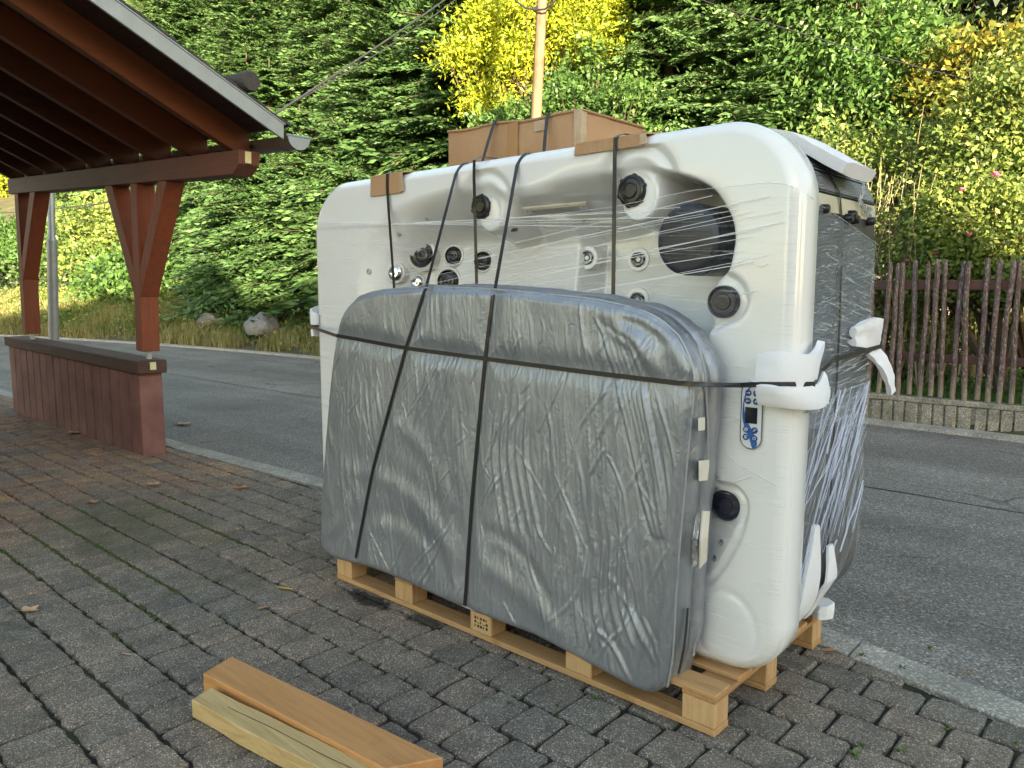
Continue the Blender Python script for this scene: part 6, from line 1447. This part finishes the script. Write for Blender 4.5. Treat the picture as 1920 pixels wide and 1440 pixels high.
# ------------------------------------------------------------------ poles and cables
pl = thing('utility_pole', (-9.2, 10.2, .3), 'weathered wooden utility pole rising behind the cardboard box', 'pole')
pb = at_y(1001, 300, 10.2); ptop = at_y(1016, 8, 10.2); dv = (ptop - pb) / (ptop[2] - pb[2])
base = pb + dv * (ground_at(pb[0], 10.2) - .1 - pb[2]); top = ptop + dv * 1.6
pm = MB().tube([base * (1 - t) + top * t for t in np.linspace(0, 1, 12)], [.098 - .016 * t for t in np.linspace(0, 1, 12)], 16).build('pole_shaft', M['pole_wood'], pl, smooth=True)
pc2 = at_y(1012, 18, 10.2); MB().tube([pc2 - dv * .03, pc2 + dv * .03], .098, 14).build('cable_clamp', M['dark_trim'], pl)
tag(MB().tube([at_y(a, b, 10.06) for a, b in ((930, -60), (952, -22), (968, 2), (985, 15), (1005, 19), (1022, 17), (1038, 5), (1052, -14), (1075, -50))], .016, 7).build('hanging_cable', M['black_cable'], None, smooth=True, at=tuple(pc2)), 'black cable loop drooping round the wooden utility pole', 'cable')
def span(p, q, sag, r, label, n=14):
    P = [p * (1 - t) + q * t - np.array([0, 0, sag * 4 * t * (1 - t)]) for t in np.linspace(0, 1, n)]
    return tag(MB().tube(P, r, 6).build('cable', M['black_cable'], None, smooth=True, at=tuple(map(float, p))), label, 'cable', 'overhead cables')
p0 = at_y(515, 214, 4.2); q = at_y(905, -52, 9.9); span(p0, q, .03, .011, 'thicker overhead cable running up from the shelter eaves')
span(at_y(518, 211, 4.25), at_y(925, -58, 9.9), .10, .006, 'thin overhead cable just below the thicker one')
span(at_y(-60, 402, 12), at_y(260, 372, 11), .1, .022, 'upper pale cable seen behind the far shelter post')
span(at_y(-60, 420, 12), at_y(260, 362, 11), .25, .022, 'lower pale cable seen behind the far shelter post')
span(at_y(1290, -10, 12.2), at_y(1990, 190, 12.2), .1, .009, 'thin cable crossing in front of the cherry tree')
gp = thing('steel_post', (-11.5, 3.5, 0), 'round grey steel post standing behind the low wall', 'post')
a = at_y(101, 640, 3.5); b = at_y(97, 440, 3.5); d_ = (b - a) / (b[2] - a[2]); 
MB().tube([a + d_ * (-.0 - a[2]), a + d_ * (2.15 - a[2])], .062, 16).build('post_tube', M['galv'], gp, smooth=True)
MB().tube([a + d_ * (2.15 - a[2]), a + d_ * (2.20 - a[2]), a + d_ * (3.4 - a[2])], [.064, .045, .04], 14).build('upper_tube', M['galv'], gp, smooth=True)

# ------------------------------------------------------------------ unseen houses, added and sized to keep the low sun off yard and road
def shade_house(x0, x1, y0, y1, eave, ridge, label):
    h = thing('shade_house', ((x0 + x1) / 2, (y0 + y1) / 2, 0), label, 'shade_house', 'unseen buildings added to shade the yard')
    MB().box((x0, y0, -.1), (x1, y1, eave)).build('wall', M['render_wall'], h)
    xm = (x0 + x1) / 2
    MB().prism([(x0 - .4, eave - .1), (x1 + .4, eave - .1), (x1 + .4, eave + .02), (xm, ridge), (x0 - .4, eave + .02)], 1, y0 - .2, y1 + .2).build('roof', M['roof_red'], h)
    y = y0 + 1.5
    while y < y1 - 1.5:
        f = MB().box((x0 - .05, y, 1.0), (x0 - .001, y + 1.2, 2.3)).build('window', M['window_frame'], h); MB().box((x0 - .055, y + .08, 1.08), (x0 - .051, y + 1.12, 2.22)).build('pane', M['window_glass'], f); y += 3.2
    return h
shade_house(8, 15, -8, .2, 4.2, 6.2, 'low cream building out of view, added to shade yard and road')
shade_house(7.6, 15.4, -18, -8.3, 4.8, 7.7, 'taller cream building out of view, added to shade the shelter rafters')
shade_house(26, 34, -13, -6.5, 4.2, 6.3, 'taller cream building out of view, added to shade road and fence')
# ------------------------------------------------------------------ small things on the ground
def fallen(a, b, size, rz, mat, label, kind='oak', curl=.2):
    p = at_z(a, b, .004); n = 22; P = []
    for i in range(n):
        t = 2 * math.pi * i / n
        if kind == 'oak': r = 1 + .28 * math.cos(5 * t + .4) ; x, y = r * math.cos(t), r * .55 * math.sin(t)
        elif kind == 'long': x, y = math.cos(t), .16 * math.sin(t) * (1 + .4 * math.cos(t))
        else: x, y = math.cos(t), .45 * math.sin(t)
        P.append((x * size, y * size))
    c, s = math.cos(rz), math.sin(rz); V = [(0, 0, .002)]
    for ring_ in (.5, 1.0):
        for (x, y) in P:
            x *= ring_; y *= ring_; V.append((c * x - s * y, s * x + c * y, .003 + curl * (abs(y) * .9 + .35 * abs(x) * (x > 0)) * ring_))
    F = [[0, 1 + i, 1 + (i + 1) % n] for i in range(n)] + [[1 + i, 1 + n + i, 1 + n + (i + 1) % n, 1 + (i + 1) % n] for i in range(n)]
    m = len(V); V += [(x, y, z - .0012) for x, y, z in V]; F += [[q + m for q in f][::-1] for f in F[:]]
    o = obj('fallen_leaf', [np.array(v) + p for v in V], F, M[mat], at=tuple(p)); tag(o, label, 'leaf', 'fallen leaves'); return o
fallen(53, 1147, .052, .5, 'leaf_tan', 'pale tan oak leaf at the left edge of the paving', curl=.5)
fallen(533, 1104, .056, .3, 'leaf_gold', 'long golden yellow leaf left of the pallet', 'long')
fallen(491, 1142, .022, 1.2, 'leaf_brown', 'tiny rust brown leaf just below the golden one', 'oval', .5)
fallen(452, 917, .055, .8, 'leaf_brown', 'rust brown oak leaf between the low wall and the cover', curl=.5)
fallen(359, 902, .042, .2, 'leaf_brown', 'dull brown leaf near the corner of the low wall', curl=.4)
fallen(288, 911, .055, .7, 'leaf_tan', 'greyish curled leaf in front of the low wall', curl=.6)
fallen(172, 943, .055, .1, 'leaf_brown', 'brown leaf on the mossy paving left of centre', curl=.4)
fallen(238, 1228, .032, .3, 'leaf_tan', 'thin tan leaf lying along a joint left of the timbers', 'long', .3)
fallen(139, 813, .085, .6, 'leaf_tan', 'tan leaf close to the foot of the low wall', curl=.4)
fallen(343, 796, .10, .4, 'leaf_tan', 'pale leaf out on the road behind the low wall', curl=.3)
fallen(1556, 1222, .028, .6, 'leaf_brown', 'small orange brown leaf beside the kerb right of the tub', 'oval', .5)
fallen(1812, 1262, .03, .1, 'leaf_brown', 'thin reddish leaf on the kerb at the right', 'long', .3)
fallen(1695, 1120, .03, .2, 'leaf_tan', 'small straw coloured leaf out on the road at the right', 'long', .2)
# moss and tiny weeds in the joints
rg = np.random.default_rng(77); V = []; F = []
def moss_clump(x, y, r):
    n = 7; b = len(V); h = r * rg.uniform(.25, .5)
    V.append((x, y, h - .004))
    for k in range(n): t = 6.283 * k / n + rg.uniform(-.3, .3); q = r * rg.uniform(.6, 1.2); V.append((x + q * math.cos(t), y + q * math.sin(t), -.010))
    for k in range(n): F.append([b, b + 1 + k, b + 1 + (k + 1) % n])
for (a0, b0, a1, b1, n) in ((230, 935, 500, 1035, 260), (60, 1000, 240, 1100, 150), (120, 960, 330, 1120, 260), (280, 925, 420, 1000, 160), (180, 1000, 280, 1200, 80), (0, 1000, 80, 1080, 40), (330, 840, 470, 900, 40)):
    p = at_z(a0, b0); q = at_z(a1, b1)
    for i in range(n):
        t = rg.uniform(); x = p[0] + (q[0] - p[0]) * t; y = p[1] + (q[1] - p[1]) * t + rg.normal(0, .02)
        if y < YB - .01: y = YB - .2 - .2005 * round((YB - .2 - y) / .2005) + 0.0
        else: y = YB + .1685 * round((y - YB) / .1685)
        moss_clump(x, y + rg.normal(0, .004), rg.uniform(.007, .019))
for i in range(500):
    x = rg.uniform(-7, .3); y = rg.uniform(.3, 3.2)
    y = YB - .2005 * round((YB - y) / .2005) if y < YB else YB + .1685 * round((y - YB) / .1685)
    if fbm(np.array(x * .8), np.array(y * .8), 9, 3) > .52: moss_clump(x, y + rg.normal(0, .004), rg.uniform(.004, .010))
tag(obj('joint_moss', V, F, M['moss']), kind='stuff')
def weed(a, b, s, label):
    s *= .65
    p = at_z(a, b, .0); mb = MB()
    for k in range(9):
        u = rg.uniform(0, 6.283); el = rg.uniform(.4, 1.2); d = Vector((math.cos(u) * math.cos(el), math.sin(u) * math.cos(el), math.sin(el))); sd = Vector((-math.sin(u), math.cos(u), 0)) * s * .16; P0 = Vector(p); 
        mb.add([P0, P0 + d * s * .55 + sd, P0 + d * s + Vector((0, 0, -.15 * s)), P0 + d * s * .55 - sd], [[0, 1, 2, 3]])
    o = mb.build('small_weed', M['weed'], None, at=tuple(p)); return tag(o, label, 'weed', 'tiny weeds in the paving joints')
for a, b, s, lb in ((1690, 1412, .045, 'tiny green weed in the bottom right corner of the paving'), (1605, 1418, .05, 'bright weed in a paving joint right of the pallet corner'), (1618, 1400, .035, 'small weed tuft beside the brighter one right of the pallet corner'), (1773, 1371, .035, 'small weed between the kerb and the bottom right corner'), (1400, 1327, .025, 'tiny weed close to the pallet corner'),
                    (1615, 1231, .04, 'grass tuft along the kerb right of the orange leaf'), (1692, 1254, .035, 'grass tuft along the kerb in the middle right'), (1045, 1325, .035, 'bright sprig in front of the pallet under the cover'), (955, 1320, .03, 'small seedling in front of the middle of the pallet'), (902, 1222, .03, 'small grey green weed by the pallet board'), (1120, 1313, .04, 'grass tuft by the front pallet board on the right'),
                    (633, 1378, .03, 'tiny weed between the timbers and the pallet'), (476, 1101, .025, 'tiny weed left of the golden leaf'), (625, 1080, .03, 'small weed at the left foot of the pallet'), (1905, 1395, .03, 'weed cluster at the right edge of the photo'), (1742, 1218, .04, 'sparse grass growing from the asphalt beside the kerb')):
    weed(a, b, s, lb)
# loose grit in the joints and pale scuff marks on the stones
V = []; F = []
for i in range(420):
    x = rg.uniform(-5, .3); y = rg.uniform(.2, 3.2); s = rg.uniform(.0015, .005); b = len(V); z = rg.uniform(-.008, .003)
    V += [(x - s, y, z), (x, y - s, z), (x + s, y, z), (x, y + s, z), (x, y, z + s), (x, y, z - s)]; F += [[b + q for q in f] for f in ((0, 1, 4), (1, 2, 4), (2, 3, 4), (3, 0, 4), (1, 0, 5), (2, 1, 5), (3, 2, 5), (0, 3, 5))]
tag(obj('loose_grit', V, F, M['kerb']), kind='stuff')
